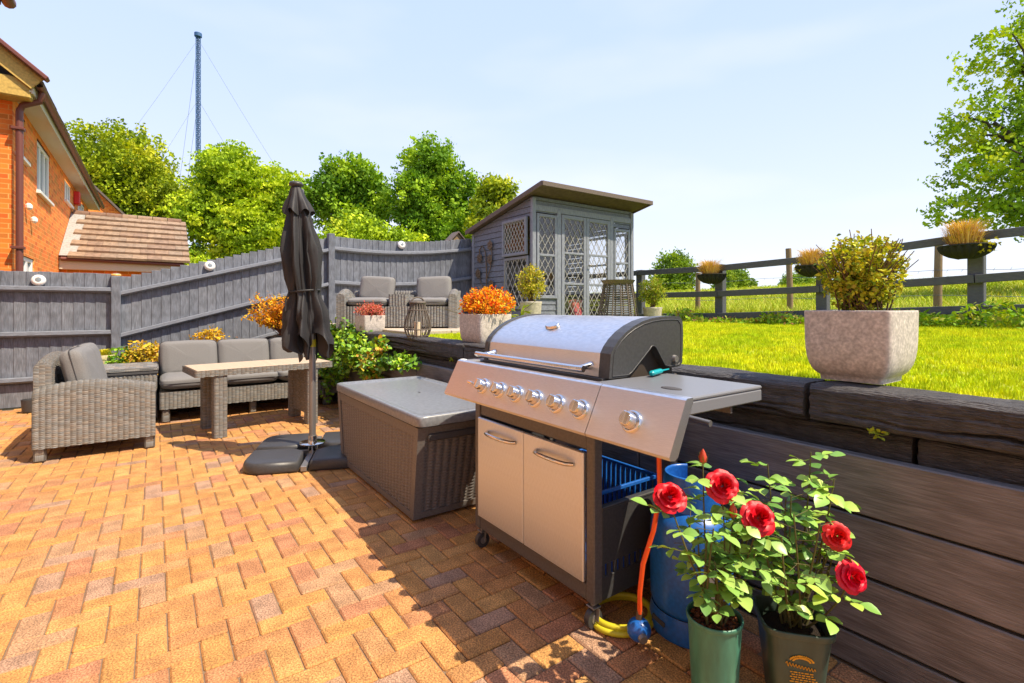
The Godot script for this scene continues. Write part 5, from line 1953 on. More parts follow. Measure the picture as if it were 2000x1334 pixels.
	part(o, "inner_side", ends, M.burnt, off)
	var gap := MB.new()
	gap.bx(V(1.33, 0.926, -2.115), V(1.36, 0.938, -1.3))
	part(o, "lid_gap", gap, M.piping, off)
	var curve := [Vector2(1.352, 0.94), Vector2(1.357, 0.985), Vector2(1.362, 1.028), Vector2(1.378, 1.052), Vector2(1.405, 1.078), Vector2(1.44, 1.102), Vector2(1.485, 1.124), Vector2(1.535, 1.141), Vector2(1.59, 1.152), Vector2(1.65, 1.158), Vector2(1.71, 1.16), Vector2(1.755, 1.158), Vector2(1.774, 1.14), Vector2(1.778, 1.1)]
	var lid := MB.new()
	var zl := -2.1
	var zr := -1.335
	var front := []
	var top := []
	for k in curve.size():
		var row := PackedVector3Array([V(curve[k].x, curve[k].y, zl), V(curve[k].x, curve[k].y, zr)])
		if k <= 2: front.append(row)
		if k >= 2: top.append(row)
	lid.grid(front)
	lid.grid(top)
	lid.bx(V(1.77, 0.94, zl), V(1.778, 1.1, zr))
	var hood := part(o, "lid", lid, M.steel, off)
	for side in 2:
		var za := -2.13 if side == 0 else zr + 0.001
		var zb := zl - 0.001 if side == 0 else -1.28
		var pl := PackedVector2Array()
		for c in curve: pl.append(c + (c - Vector2(1.58, 1.0)).normalized() * 0.006)
		pl.append_array(PackedVector2Array([Vector2(1.782, 1.04), Vector2(1.778, 0.972), Vector2(1.762, 0.957), Vector2(1.705, 0.955), Vector2(1.672, 0.963), Vector2(1.612, 1.045), Vector2(1.598, 1.053), Vector2(1.582, 1.05), Vector2(1.568, 1.036), Vector2(1.46, 0.948), Vector2(1.44, 0.938)]))
		var m := MB.new()
		m.prism(pl, Transform3D(Basis(), V(0, 0, za)), zb - za)
		var cap := part(hood, "end_casting", m, M.grill_black)
		if side == 1:
			var bead := MB.new()
			var bp := PackedVector3Array()
			for c in pl: bp.append(V(1.59, 1.02, zb) + (V(c.x, c.y, zb) - V(1.59, 1.02, zb)) * V(0.93, 0.9, 1))
			bp.append(bp[0])
			bead.tube(bp, 0.0028, 5, false)
			part(cap, "bead", bead, M.grill_black)
			var pv := MB.new()
			pv.cyl(V(1.725, 0.99, zb - 0.002), V(1.725, 0.99, zb + 0.012), 0.017, 0.013, 16)
			part(cap, "pivot_bolt", pv, M.alu)
	var hd := MB.new()
	hd.tube(PackedVector3Array([V(1.288, 0.972, -2.105), V(1.284, 0.972, -2.06), V(1.284, 0.972, -1.39), V(1.288, 0.972, -1.352)]), 0.0125, 14)
	for z in [-2.045, -1.385]: hd.tube(PackedVector3Array([V(1.284, 0.972, z), V(1.32, 0.975, z), V(1.356, 0.978, z)]), [0.0105, 0.0105, 0.017], 12)
	part(hood, "handle", hd, M.chrome)
	var bd := MB.new()
	var bn := V(-0.45, 0.89, 0)
	var bc := V(1.458, 1.113, -1.73)
	var rws := []
	for q in [[0.0, 0.042, 0.026], [0.008, 0.042, 0.026], [0.012, 0.038, 0.022]]:
		var row := PackedVector3Array()
		for k in 24:
			var a := TAU * k / 24.0
			row.append(bc + bn * q[0] + V(0, 0, 1) * cos(a) * q[1] + V(0.89, 0.45, 0) * sin(a) * q[2])
		rws.append(row)
	bd.grid(rws, true)
	bd.fan(rws[-1])
	part(hood, "badge", bd, M.chrome)
	var tb := MB.new()
	tb.tube(PackedVector3Array([V(1.8, 0.742, -1.32), V(1.8, 0.742, -1.26), V(1.8, 0.737, -1.165)]), [0.008, 0.013, 0.013], 10)
	part(o, "towel_bar", tb, M.alu, off)
	var brush := thing("grill_lighter", "teal plastic lighter lying on the grill's side shelf", "lighter", V(1.56, 0.94, -1.24), 0.3)
	var bm := MB.new()
	bm.box(V(0, 0.012, 0), V(0.1, 0.018, 0.022), 0.006)
	part(brush, "body", bm, M.teal)
	var bm2 := MB.new()
	bm2.cyl(V(0.05, 0.012, 0), V(0.12, 0.012, 0.005), 0.004, 0.003, 8)
	part(brush, "nozzle", bm2, M.teal)
	# blue crate kept inside the cabinet
	var cr := thing("plastic_crate", "blue slatted plastic crate inside the open grill cabinet", "crate", V(1.57, 0.136, -1.62))
	var c0 := V(-0.19, 0, -0.24)
	var c1 := V(0.19, 0.35, 0.24)
	for s in [[V(c0.x, 0.335, c0.z), V(c1.x, 0.35, c0.z + 0.012)], [V(c0.x, 0.335, c1.z - 0.012), V(c1.x, 0.35, c1.z)], [V(c0.x, 0.335, c0.z + 0.013), V(c0.x + 0.012, 0.35, c1.z - 0.013)], [V(c1.x - 0.012, 0.335, c0.z + 0.013), V(c1.x, 0.35, c1.z - 0.013)]]:
		var m := MB.new()
		m.bx(s[0], s[1], 0.002)
		part(cr, "rim", m, M.gas_blue)
	for k in 16:
		for s in [0, 1]:
			var m := MB.new()
			var z := c0.z + 0.015 + k * 0.0293
			var x := c0.x if s == 0 else c1.x - 0.008
			m.bx(V(x, 0.01, z), V(x + 0.008, 0.335, z + 0.013))
			part(cr, "slat", m, M.gas_blue)
	var cb := MB.new()
	cb.bx(V(c0.x, 0.0, c0.z), V(c1.x, 0.01, c1.z))
	part(cr, "bottom", cb, M.gas_blue)

# ---------------------------------------------------------------- gas bottle, hose, regulator
func gas() -> void:
	var o := thing("gas_bottle", "blue steel gas bottle standing behind the rose pots", "gas bottle", V(1.655, 0, -1.15))
	var b := MB.new()
	b.lathe(Vector3.ZERO, [Vector2(0.12, 0.075), Vector2(0.142, 0.088), Vector2(0.15, 0.11), Vector2(0.152, 0.2), Vector2(0.152, 0.35), Vector2(0.149, 0.39), Vector2(0.135, 0.425), Vector2(0.1, 0.452), Vector2(0.05, 0.465), Vector2(0.0, 0.468)], 40)
	part(o, "cylinder", b, M.gas_blue)
	var f := MB.new()
	f.lathe(Vector3.ZERO, [Vector2(0.14, 0.004), Vector2(0.15, 0.0), Vector2(0.155, 0.006), Vector2(0.154, 0.04), Vector2(0.146, 0.088)], 40)
	var foot := part(o, "foot_ring", f, M.gas_blue)
	for a in [2.3, 3.4, 0.6, 5.2]:
		var s := MB.new()
		s.box(V(cos(a) * 0.151, 0.05, sin(a) * 0.151), V(0.012, 0.018, 0.07), 0.004, Basis(V(0, 1, 0), -a))
		part(foot, "slot", s, M.piping)
	var c := MB.new()
	var rows := []
	for q in [[0.44, 0.1], [0.52, 0.105], [0.575, 0.1], [0.58, 0.094], [0.57, 0.09], [0.45, 0.094]]:
		var row := PackedVector3Array()
		for k in 33:
			var a := 0.5 + 5.0 * k / 32.0
			row.append(V(cos(a) * q[1], q[0], sin(a) * q[1]))
		rows.append(row)
	c.grid(rows)
	part(o, "collar", c, M.gas_blue)
	var v := MB.new()
	v.cyl(V(0, 0.465, 0), V(0, 0.53, 0), 0.02, 0.02, 12)
	part(o, "valve", v, M.rust)
	var l := MB.new()
	for k in 5:
		var a := 2.13 - 0.03 * k
		l.box(V(cos(a) * 0.153, 0.22, sin(a) * 0.153), V(0.0016, 0.26, 0.012), 0, Basis(V(0, 1, 0), -a))
	part(o, "label_strip", l, M.white_plastic)
	var h := MB.new()
	var cv := Curve3D.new()
	for p in [V(1.36, 0.8, -1.08), V(1.4, 0.68, -1.1), V(1.43, 0.55, -1.12), V(1.42, 0.42, -1.14), V(1.395, 0.3, -1.165), V(1.39, 0.2, -1.175), V(1.395, 0.12, -1.18)]: cv.add_point(p, V(0.0, 0.04, 0), V(0.0, -0.04, 0))
	h.tube(cv.get_baked_points(), 0.0085, 10)
	solo("gas_hose", h, M.hose_orange, "orange rubber gas hose hanging from the side burner", "hose")
	var g := thing("gas_regulator", "round blue gas regulator on the end of the orange hose", "regulator", V(1.397, 0, -1.185))
	var m := MB.new()
	m.ball(V(0, 0.06, 0), V(0.042, 0.04, 0.042), 20, 12)
	part(g, "housing", m, M.gas_blue)
	var n := MB.new()
	n.cyl(V(-0.02, 0.055, 0.033), V(-0.026, 0.053, 0.044), 0.017, 0.014, 16)
	part(g, "outlet", n, M.alu)
	var t := MB.new()
	t.cyl(V(0, 0.095, 0), V(-0.001, 0.13, 0.004), 0.012, 0.01, 12)
	part(g, "inlet", t, M.rust)
	var y := MB.new()
	for k in 2:
		var p := PackedVector3Array()
		for q in 37:
			var a := TAU * q / 36.0
			p.append(V(cos(a) * (0.13 - 0.012 * k), 0.014 + 0.016 * k, sin(a) * (0.11 - 0.01 * k)))
		y.tube(p, 0.0115, 8, false)
	solo("garden_hose", y, M.hose_yellow, "yellow hose coiled on the bricks under the grill", "hose", "", "", Transform3D(Basis(), V(1.47, 0, -1.33)))

# ---------------------------------------------------------------- roses
func rose_bloom(o: Node3D, at: Vector3, r: float, face: Vector3, tone: Color) -> void:
	var head := MB.new()
	var z := face.normalized()
	var x := z.cross(V(0, 1, 0.2)).normalized()
	var b := Basis(x, z.cross(x), z)
	for ringi in 5:
		var n: int = [3, 4, 5, 6, 6][ringi]
		var open: float = [0.15, 0.4, 0.7, 1.0, 1.3][ringi]
		var rad: float = r * [0.18, 0.36, 0.58, 0.82, 1.0][ringi]
		for k in n:
			var a: float = TAU * (k + ringi * 0.37) / n + rr(-0.15, 0.15)
			var d := Vector2(cos(a), sin(a))
			var w := rad * TAU / n * 0.72
			var rows := []
			for i in 6:
				var t := i / 5.0
				var row := PackedVector3Array()
				for j in 7:
					var s := j / 3.0 - 1.0
					var rim := 1.0 - 0.16 * pow(s, 4)
					var out := rad * (0.25 + 0.75 * pow(t, 0.7) * rim) * (0.75 + 0.25 * open)
					var hgt := r * (0.95 - 0.62 * open) * t * rim + r * (0.42 - 0.3 * open)
					out += r * 0.2 * maxf(0, t - 0.7) * open * 2.0
					hgt -= r * 0.7 * maxf(0, t - 0.75) * maxf(0, open - 0.4)
					hgt += r * 0.05 * sin(s * 5.0 + k * 2.0) * t
					var sd := s * w * 0.82 * (0.3 + 0.7 * sin(PI * minf(0.62, 0.1 + 0.6 * t)))
					row.append(at + b * (V(d.x, d.y, 0) * (out - 0.3 * s * s * w * 0.5) + V(-d.y, d.x, 0) * sd + V(0, 0, hgt)))
				rows.append(row)
			head.ink = shade(tone, 0.18)
			head.grid(rows)
	part(o, "bloom", head, M.petal)

func rose_bud(o: Node3D, at: Vector3) -> void:
	var m := MB.new()
	m.ink = Color(0.6, 0.08, 0.04)
	m.lathe(at, [Vector2(0.002, -0.016), Vector2(0.011, -0.006), Vector2(0.012, 0.006), Vector2(0.007, 0.022), Vector2(0.001, 0.032)], 12, func(a, y): return 1.0 + 0.12 * sin(a * 3 + y * 120))
	part(o, "bud", m, M.petal)
	var s := MB.new()
	s.ink = Color(0.25, 0.2, 0.04)
	for k in 5:
		var a := TAU * k / 5.0
		s.tri(at + V(cos(a + 0.4) * 0.01, -0.012, sin(a + 0.4) * 0.01), at + V(cos(a) * 0.017, 0.02, sin(a) * 0.017), at + V(cos(a - 0.4) * 0.01, -0.012, sin(a - 0.4) * 0.01))
	part(o, "sepals", s, M.leaf)

func rose_bush(label: String, base: Vector3, y0: float, ends: Array, extra: int, spread: float, hi: float, pal: Array, limit: int) -> Node3D:
	var o := thing("rose_bush", label, "rose", base + V(0, y0, 0), 0, "potted red roses")
	var kinds := []
	for k in pal.size():
		for q in 2:
			var m := leaf_mesh([0.052, 0.042][q], [0.038, 0.031][q], rr(0.1, 0.35), rr(0.1, 0.35))
			for i in m.c.size(): m.c[i] = pal[k]
			kinds.append(m.mesh(true))
	var stems := MB.new()
	var list := ends.duplicate()
	for k in extra:
		var a := rr(0, TAU)
		var d := sqrt(R.randf()) * spread
		list.append(V(cos(a) * d, rr(0.17, hi), sin(a) * d))
	var count := 0
	for e in list:
		var a := V(rr(-0.03, 0.03), -0.03, rr(-0.03, 0.03))
		var p := PackedVector3Array()
		var r := []
		var bow := V(e.x, 0, e.z) * 0.25 + V(rr(-0.02, 0.02), 0, rr(-0.02, 0.02))
		for k in 9:
			var t := k / 8.0
			p.append(a.lerp(e, t) + bow * sin(PI * t) * 0.6 + V(0, 0, 0))
			r.append(lerpf(0.0042, 0.002, t))
		stems.tube(p, r, 6)
		var n := int((e - a).length() / 0.05)
		for k in range(1, n + 1):
			var t := clampf(0.3 + 0.68 * k / n, 0, 1)
			var w := p[int(t * 8)].lerp(p[mini(8, int(t * 8) + 1)], t * 8 - int(t * 8))
			var ang := k * 2.4 + rr(-0.4, 0.4)
			var dir := V(cos(ang), rr(-0.05, 0.45), sin(ang)).normalized()
			var lenr := rr(0.045, 0.085)
			var tip := w + dir * lenr
			stems.tube(PackedVector3Array([w, tip]), 0.0011, 4, false)
			for q in [[1.0, 0.0], [0.62, 0.95], [0.62, -0.95], [0.3, 1.15], [0.3, -1.15]]:
				if count >= limit: break  # the plant is full
				if q[0] < 0.5 and R.randf() < 0.35: continue
				var at: Vector3 = w.lerp(tip, q[0])
				var fw := (dir.rotated(V(0, 1, 0), q[1]) + V(0, rr(-0.35, 0.15), 0)).normalized()
				var up := (V(0, 1, 0) + rdir() * 0.55).normalized()
				var sx := up.cross(fw).normalized()
				var s := rr(0.7, 1.15)
				part(o, "leaf", kinds[R.randi() % kinds.size()], M.leaf_gloss, Transform3D(Basis(sx, fw.cross(sx), fw).scaled(Vector3.ONE * s), at))
				count += 1
	part(o, "stems", stems, M.stem)
	return o

func roses() -> void:
	var g := "green plastic rose pots"
	var p1 := V(1.409, 0, -0.899)
	var o := thing("plant_pot", "round bright green plastic pot holding the front rose", "pot", p1, 0, g)
	var m := MB.new()
	m.lathe(Vector3.ZERO, [Vector2(0.0, 0.0), Vector2(0.062, 0.0), Vector2(0.066, 0.004), Vector2(0.078, 0.235), Vector2(0.082, 0.237), Vector2(0.0835, 0.247), Vector2(0.0815, 0.252), Vector2(0.077, 0.25), Vector2(0.072, 0.2)], 40)
	part(o, "body", m, M.pot_green)
	var s := MB.new()
	s.lathe(Vector3.ZERO, [Vector2(0.0765, 0.225), Vector2(0.05, 0.236), Vector2(0.02, 0.232), Vector2(0.0, 0.236)], 24)
	part(o, "soil", s, M.soil)
	var chips := MB.new()
	for k in 160:
		var a := rr(0, TAU)
		var d := sqrt(R.randf()) * 0.072
		chips.ink = shade([Color(0.35, 0.18, 0.08), Color(0.2, 0.1, 0.05), Color(0.5, 0.3, 0.15)][k % 3], 0.2)
		chips.box(V(cos(a) * d, 0.235 + rr(0, 0.006), sin(a) * d), V(rr(0.006, 0.014), 0.004, rr(0.004, 0.009)), 0, Basis(rdir(), rr(0, 1.2)))
	var ch := part(o, "bark_chips", chips, M.bark_chip)
	ch.set_meta("kind", "stuff")
	# squarer dark pot with the grower's gold print
	var p2 := V(1.615, 0, -0.764)
	o = thing("plant_pot", "squarish dark green plastic pot printed in gold", "pot", p2, -0.85, g)
	m = MB.new()
	var rows := []
	for q in [[0.0, 0.066], [0.004, 0.07], [0.222, 0.093], [0.226, 0.101], [0.242, 0.103], [0.246, 0.099], [0.24, 0.093], [0.2, 0.088]]:
		var row := PackedVector3Array()
		for k in 48:
			var a := TAU * k / 48.0
			var e := 0.45
			row.append(V(signf(cos(a)) * pow(absf(cos(a)), e) * q[1], q[0], signf(sin(a)) * pow(absf(sin(a)), e) * q[1]))
		rows.append(row)
	m.grid(rows, true)
	m.fan(rows[0])
	part(o, "body", m, M.pot_dark)
	s = MB.new()
	s.lathe(Vector3.ZERO, [Vector2(0.09, 0.2), Vector2(0.05, 0.215), Vector2(0.0, 0.21)], 24)
	part(o, "soil", s, M.soil)
	var pr := MB.new()
	# the face that looks at the camera is local -x ... the print sits on the side turned to the patio
	var face := func(x: float, y: float) -> Vector3: return V(x, y, 0.0705 + 0.1055 * y + 0.0012)
	var arch := PackedVector3Array()
	for k in 15:
		var a := PI * (0.1 + 0.8 * k / 14.0)
		for q in 2:
			var c: Vector3 = face.call(cos(a) * (0.032 - 0.008 * q), 0.155 + sin(a) * (0.02 - 0.006 * q))
			pr.box(c, V(rr(0.003, 0.006), rr(0.003, 0.006), 0.0012), 0, Basis(V(0, 0, 1), a))
	var wave := PackedVector3Array()
	for k in 60:
		var t := k / 59.0
		wave.append(face.call(-0.042 + 0.08 * t, 0.147 - 0.012 * t + 0.006 * sin(t * 60.0) * (1.3 if k < 8 else 0.9)))
	pr.tube(wave, 0.0011, 4)
	for r in 5:
		var x := -0.03 + 0.004 * (r % 2)
		while x < 0.028 + 0.004 * r:
			var w := rr(0.004, 0.011)
			pr.box(face.call(x + w / 2, 0.123 - r * 0.0075 - 0.05 * (x + 0.03) * 0.2), V(w, 0.003, 0.001))
			x += w + 0.003
	part(o, "gold_print", pr, M.print_gold)
	# plants; stem ends are relative to the pot's centre at soil height
	var pal := [Color(0.32, 0.54, 0.12), Color(0.22, 0.43, 0.09), Color(0.13, 0.29, 0.07), Color(0.4, 0.6, 0.14), Color(0.26, 0.48, 0.1)]
	var b0 := p1 + V(0, 0.235, 0)
	var tips := [V(1.255, 0.615, -0.947), V(1.4, 0.645, -0.868), V(1.45, 0.565, -0.784), V(1.38, 0.715, -0.919), V(1.409, 0.567, -0.837)]
	var rel := []
	for t in tips: rel.append(t - b0)
	var ro := rose_bush("rose bush with three big red blooms in the round green pot", p1, 0.235, rel, 15, 0.125, 0.34, pal, 290)
	var red := Color(0.62, 0.0, 0.014)
	rose_bloom(ro, rel[0] + V(0, 0.015, 0), 0.041, V(-0.45, 0.75, 0.55), red)
	rose_bloom(ro, rel[1] + V(0, 0.012, 0), 0.042, V(-0.55, 0.5, 0.7), red)
	rose_bloom(ro, rel[2] + V(0, 0.012, 0), 0.042, V(-0.5, 0.6, 0.7), red)
	rose_bud(ro, rel[3] + V(0, 0.016, 0))
	rose_bud(ro, rel[4] + V(0, 0.016, 0))
	var b1 := p2 + V(0, 0.21, 0)
	tips = [V(1.73, 0.73, -0.76), V(1.594, 0.7, -0.83), V(1.71, 0.67, -0.683), V(1.655, 0.51, -0.655), V(1.635, 0.415, -0.61), V(1.6, 0.62, -0.76)]
	rel = []
	for t in tips: rel.append(t - b1)
	var pal2 := [Color(0.33, 0.56, 0.11), Color(0.22, 0.44, 0.09), Color(0.46, 0.64, 0.11), Color(0.14, 0.3, 0.07), Color(0.38, 0.6, 0.11)]
	ro = rose_bush("taller leafy rose bush with two smaller blooms in the dark pot", p2, 0.21, rel, 15, 0.14, 0.42, pal2, 290)
	rose_bloom(ro, rel[3] + V(0, 0.008, 0), 0.034, V(-0.7, 0.4, 0.6), Color(0.62, 0.01, 0.01))
	rose_bloom(ro, rel[4] + V(0, 0.008, 0), 0.038, V(-0.5, 0.4, 0.8), Color(0.65, 0.0, 0.03))

# ---------------------------------------------------------------- pots and planters
func square_planter(o: Node3D, w: float, d: float, h: float, m: Material, flare := 0.86) -> void:
	var b := MB.new()
	var rows := []
	for q in [[0.0, flare * 0.82], [0.018, flare * 0.83], [0.021, flare * 0.87], [0.032, 0.82], [0.045, 0.87], [0.062, 0.915], [0.085, 0.95], [0.115, 0.975], [0.15, 0.988], [h - 0.008, 1.0], [h - 0.002, 0.995], [h, 0.985], [h, 0.9], [h - 0.05, 0.88]]:
		var row := PackedVector3Array()
		for k in 56:
			var a := TAU * k / 56.0
			var e := 0.15
			row.append(V(signf(cos(a)) * pow(absf(cos(a)), e) * q[1] * w / 2, q[0], signf(sin(a)) * pow(absf(sin(a)), e) * q[1] * d / 2))
		rows.append(row)
	b.grid(rows, true)
	part(o, "body", b, m)
	var s := MB.new()
	s.bx(V(-w * 0.43, h - 0.06, -d * 0.43), V(w * 0.43, h - 0.035, d * 0.43), 0.01)
	part(o, "soil", s, M.soil)

func twiggy(o: Node3D, at: Vector3, rad: Vector3, n_stem: int, n_leaf: int, leaf: MB, pal: Array, m: Material, foot: float, hollow := 0.35, clump := 3, taper := 0.0) -> void:
	var st := MB.new()
	for k in n_stem:
		var d := rdir()
		d.y = absf(d.y) * 0.9 + 0.25
		var e := at + d * rad * rr(0.55, 0.95)
		var a := V(at.x + rr(-foot, foot), at.y - rad.y, at.z + rr(-foot, foot))
		var midp := a.lerp(e, 0.5) + V(rr(-0.02, 0.02), 0, rr(-0.02, 0.02))
		st.tube(PackedVector3Array([a, midp, e]), [0.002 + 0.008 * rad.x, 0.0015 + 0.006 * rad.x, 0.0015], 5, false)
	part(o, "stems", st, M.twig)
	var f := FastNoiseLite.new()
	f.frequency = 3.0 / rad.x * 0.5
	f.seed = n_leaf
	var xs := []
	var cs := []
	while xs.size() < n_leaf:
		var d := rdir()
		var p := at + d * rad * (pow(R.randf(), hollow) * (0.9 + 0.22 * f.get_noise_3dv(d * rad * 1.5)))
		if f.get_noise_3dv(p) < -0.22: continue
		var slim := 1.0 - taper * clampf((at.y - p.y) / rad.y * 0.5 + 0.5, 0, 1)
		p = V(at.x + (p.x - at.x) * slim, p.y, at.z + (p.z - at.z) * slim)
		for q in clump:
			var b := Basis(rdir(), rr(0, TAU)).scaled(Vector3.ONE * rr(0.6, 1.2))
			xs.append(Transform3D(b, p + rdir() * leaf_len(leaf) * 0.5))
			cs.append(shade(pal[R.randi() % pal.size()], 0.2))
	var mm := many(o, "foliage", leaf.mesh(), m, xs, cs)
	mm.set_meta("kind", "stuff")

func leaf_len(m: MB) -> float:
	var z := 0.0
	for p in m.v: z = maxf(z, p.z)
	return z

func wall_top_pots() -> void:
	var g := "weathered square stone planters"
	var o := thing("stone_planter", "largest square clay-coloured planter on the wall, with a round shrub", "planter", V(2.19, 0.926, -0.785), 0, g)
	square_planter(o, 0.3, 0.29, 0.262, M.terracotta)
	var s := thing("box_shrub", "rounded twiggy gold and green shrub in the largest planter", "shrub", V(2.19, 1.155, -0.785))
	twiggy(s, V(0, 0.165, 0), V(0.19, 0.17, 0.19), 80, 5200, leaf_mesh(0.018, 0.012), [Color(0.42, 0.48, 0.03), Color(0.58, 0.58, 0.04), Color(0.76, 0.7, 0.07), Color(0.22, 0.32, 0.03), Color(0.44, 0.36, 0.05)], M.leaf, 0.07, 0.42, 3, 0.42)
	o = thing("stone_planter", "square stone planter of fiery orange leaves behind the grill", "planter", V(2.2, 0.875, -3.46), 0.03, g)
	square_planter(o, 0.32, 0.32, 0.27, M.terracotta)
	s = thing("orange_shrub", "fiery orange and red leaved shrub behind the grill", "shrub", V(2.2, 1.11, -3.46))
	twiggy(s, V(0.02, 0.125, 0), V(0.24, 0.14, 0.24), 50, 2600, leaf_mesh(0.03, 0.013), [Color(0.9, 0.22, 0.005), Color(0.95, 0.4, 0.01), Color(0.85, 0.1, 0.01), Color(0.9, 0.58, 0.03), Color(0.75, 0.45, 0.03)], M.leaf, 0.08)
	o = thing("stone_planter", "small square stone planter of pink sprigs near the ivy", "planter", V(2.07, 0.865, -5.78), 0.1, g)
	square_planter(o, 0.27, 0.27, 0.24, M.terracotta)
	s = thing("pink_heather", "low plant of pink sprigs in the small planter near the ivy", "plant", V(2.07, 1.075, -5.78))
	twiggy(s, V(0, 0.075, 0), V(0.19, 0.12, 0.19), 60, 1500, leaf_mesh(0.03, 0.009), [Color(0.75, 0.16, 0.13), Color(0.65, 0.1, 0.1), Color(0.8, 0.3, 0.22), Color(0.5, 0.22, 0.1)], M.leaf, 0.06, 0.5)

func terrace_things() -> void:
	# cane lantern with a candle
	var o := thing("cane_lantern", "pear-shaped cane lantern with a candle standing on the sleeper wall", "lantern", V(2.02, 0.872, -4.36))
	var prof := func(t: float) -> float: return lerpf(0.07, 0.062, t) + 0.062 * pow(sin(PI * pow(t, 0.72)), 1.4) * (1.0 - 0.25 * t)
	for k in 18:
		var a := TAU * k / 18.0
		var p := PackedVector3Array()
		for q in 13:
			var t := q / 12.0
			var r: float = prof.call(t)
			p.append(V(cos(a) * r, 0.02 + 0.36 * t, sin(a) * r))
		var m := MB.new()
		m.tube(p, 0.005, 5)
		part(o, "cane", m, M.cane)
	for q in [0.02, 0.06, 0.12, 0.3, 0.37]:
		var m := MB.new()
		var r: float = prof.call((q - 0.02) / 0.36)
		var p := PackedVector3Array()
		for k in 33: p.append(V(cos(TAU * k / 32.0) * r, q, sin(TAU * k / 32.0) * r))
		m.tube(p, 0.006 if q < 0.35 else 0.014, 6, false)
		part(o, "hoop", m, M.cane)
	var hl := MB.new()
	var hp := PackedVector3Array()
	for k in 13: hp.append(V(cos(PI * k / 12.0) * 0.06, 0.385 + 0.035 * sin(PI * k / 12.0), 0))
	hl.tube(hp, 0.008, 6)
	part(o, "handle", hl, M.cane)
	var bs := MB.new()
	bs.cyl(V(0, 0, 0), V(0, 0.018, 0), 0.075, 0.07, 24)
	part(o, "base", bs, M.cane)
	var cd := MB.new()
	cd.cyl(V(0, 0.018, 0), V(0, 0.19, 0), 0.035, 0.035, 20)
	part(o, "candle", cd, M.candle)
	# round cane pedestal table
	o = thing("cane_side_table", "round slatted cane side table before the summerhouse doors", "table", V(5.27, 0.92, -4.84))
	var tp := MB.new()
	tp.cyl(V(0, 0.6, 0), V(0, 0.655, 0), 0.2, 0.235, 28)
	part(o, "top", tp, M.cane)
	for k in 14:
		var a := TAU * k / 14.0
		var m := MB.new()
		m.bar(V(cos(a) * 0.3, 0, sin(a) * 0.3), V(cos(a) * 0.2, 0.6, sin(a) * 0.2), 0.016, 0.016, 0.003)
		part(o, "upright", m, M.cane)
	for q in 19:
		var m := MB.new()
		var t := (q + 0.5) / 19.0
		var r := lerpf(0.3, 0.2, t) - 0.012
		var p := PackedVector3Array()
		for k in 29: p.append(V(cos(TAU * k / 28.0) * r, 0.6 * t, sin(TAU * k / 28.0) * r))
		m.tube(p, 0.0055, 5, false)
		part(o, "hoop", m, M.cane)
	# two round pots
	for q in [[V(3.79, 0.9, -4.91), 0.135, 0.37, "pale tapered pot with a yellow bush, left of the leaded doors", "bright yellow ball-shaped bush before the summerhouse", [Color(0.55, 0.5, 0.04), Color(0.45, 0.45, 0.04), Color(0.35, 0.38, 0.03), Color(0.6, 0.45, 0.08)], 0.2, 0.24], [V(5.66, 0.92, -4.56), 0.13, 0.28, "pale pot with a loose green bush, right of the cane table", "loose yellow green bush right of the cane side table", [Color(0.4, 0.46, 0.04), Color(0.28, 0.38, 0.03), Color(0.2, 0.3, 0.03), Color(0.45, 0.4, 0.06)], 0.21, 0.23]]:
		var p := thing("round_pot", q[3], "pot", q[0], 0, "pale round pots on the lawn")
		var m := MB.new()
		m.lathe(Vector3.ZERO, [Vector2(0, 0), Vector2(q[1] * 0.74, 0), Vector2(q[1] * 0.78, 0.01), Vector2(q[1] * 0.98, q[2] - 0.03), Vector2(q[1] * 1.02, q[2] - 0.02), Vector2(q[1] * 1.02, q[2]), Vector2(q[1] * 0.92, q[2]), Vector2(q[1] * 0.88, q[2] - 0.05), Vector2(0, q[2] - 0.04)], 28)
		part(p, "body", m, M.stone_pot)
		var s := thing("potted_bush", q[4], "bush", q[0] + V(0, q[2] - 0.02, 0), 0, "bushes in pale pots")
		twiggy(s, V(0, q[7] + 0.02, 0), V(q[6], q[7], q[6]), 30, 2000, leaf_mesh(0.034, 0.016), q[5], M.leaf, 0.03)
	# thin flowering stalks by the orange planter
	o = thing("flower_stalks", "tall thin yellow flower stalks behind the orange shrub", "plant", V(2.75, 0.9, -4.0))
	var st := MB.new()
	for q in [V(0.1, 0.5, 0.1), V(-0.25, 0.42, -0.3), V(0.3, 0.42, 0.25), V(0.02, 0.75, 0.0), V(-0.45, 0.3, -0.5)]:
		st = MB.new()
		st.tube(PackedVector3Array([Vector3.ZERO, q * 0.5 + V(0, 0.06, 0), q]), [0.004, 0.003, 0.002], 5)
		part(o, "stalk", st, M.stem)
	var xs := []
	var cs := []
	for k in 160:
		xs.append(Transform3D(Basis(rdir(), rr(0, TAU)), V(rr(-0.2, 0.2), rr(0, 0.3), rr(-0.2, 0.2))))
		cs.append(shade(Color(0.3, 0.36, 0.03), 0.3))
	many(o, "leaves", leaf_mesh(0.09, 0.02).mesh(), M.leaf, xs, cs).set_meta("kind", "stuff")

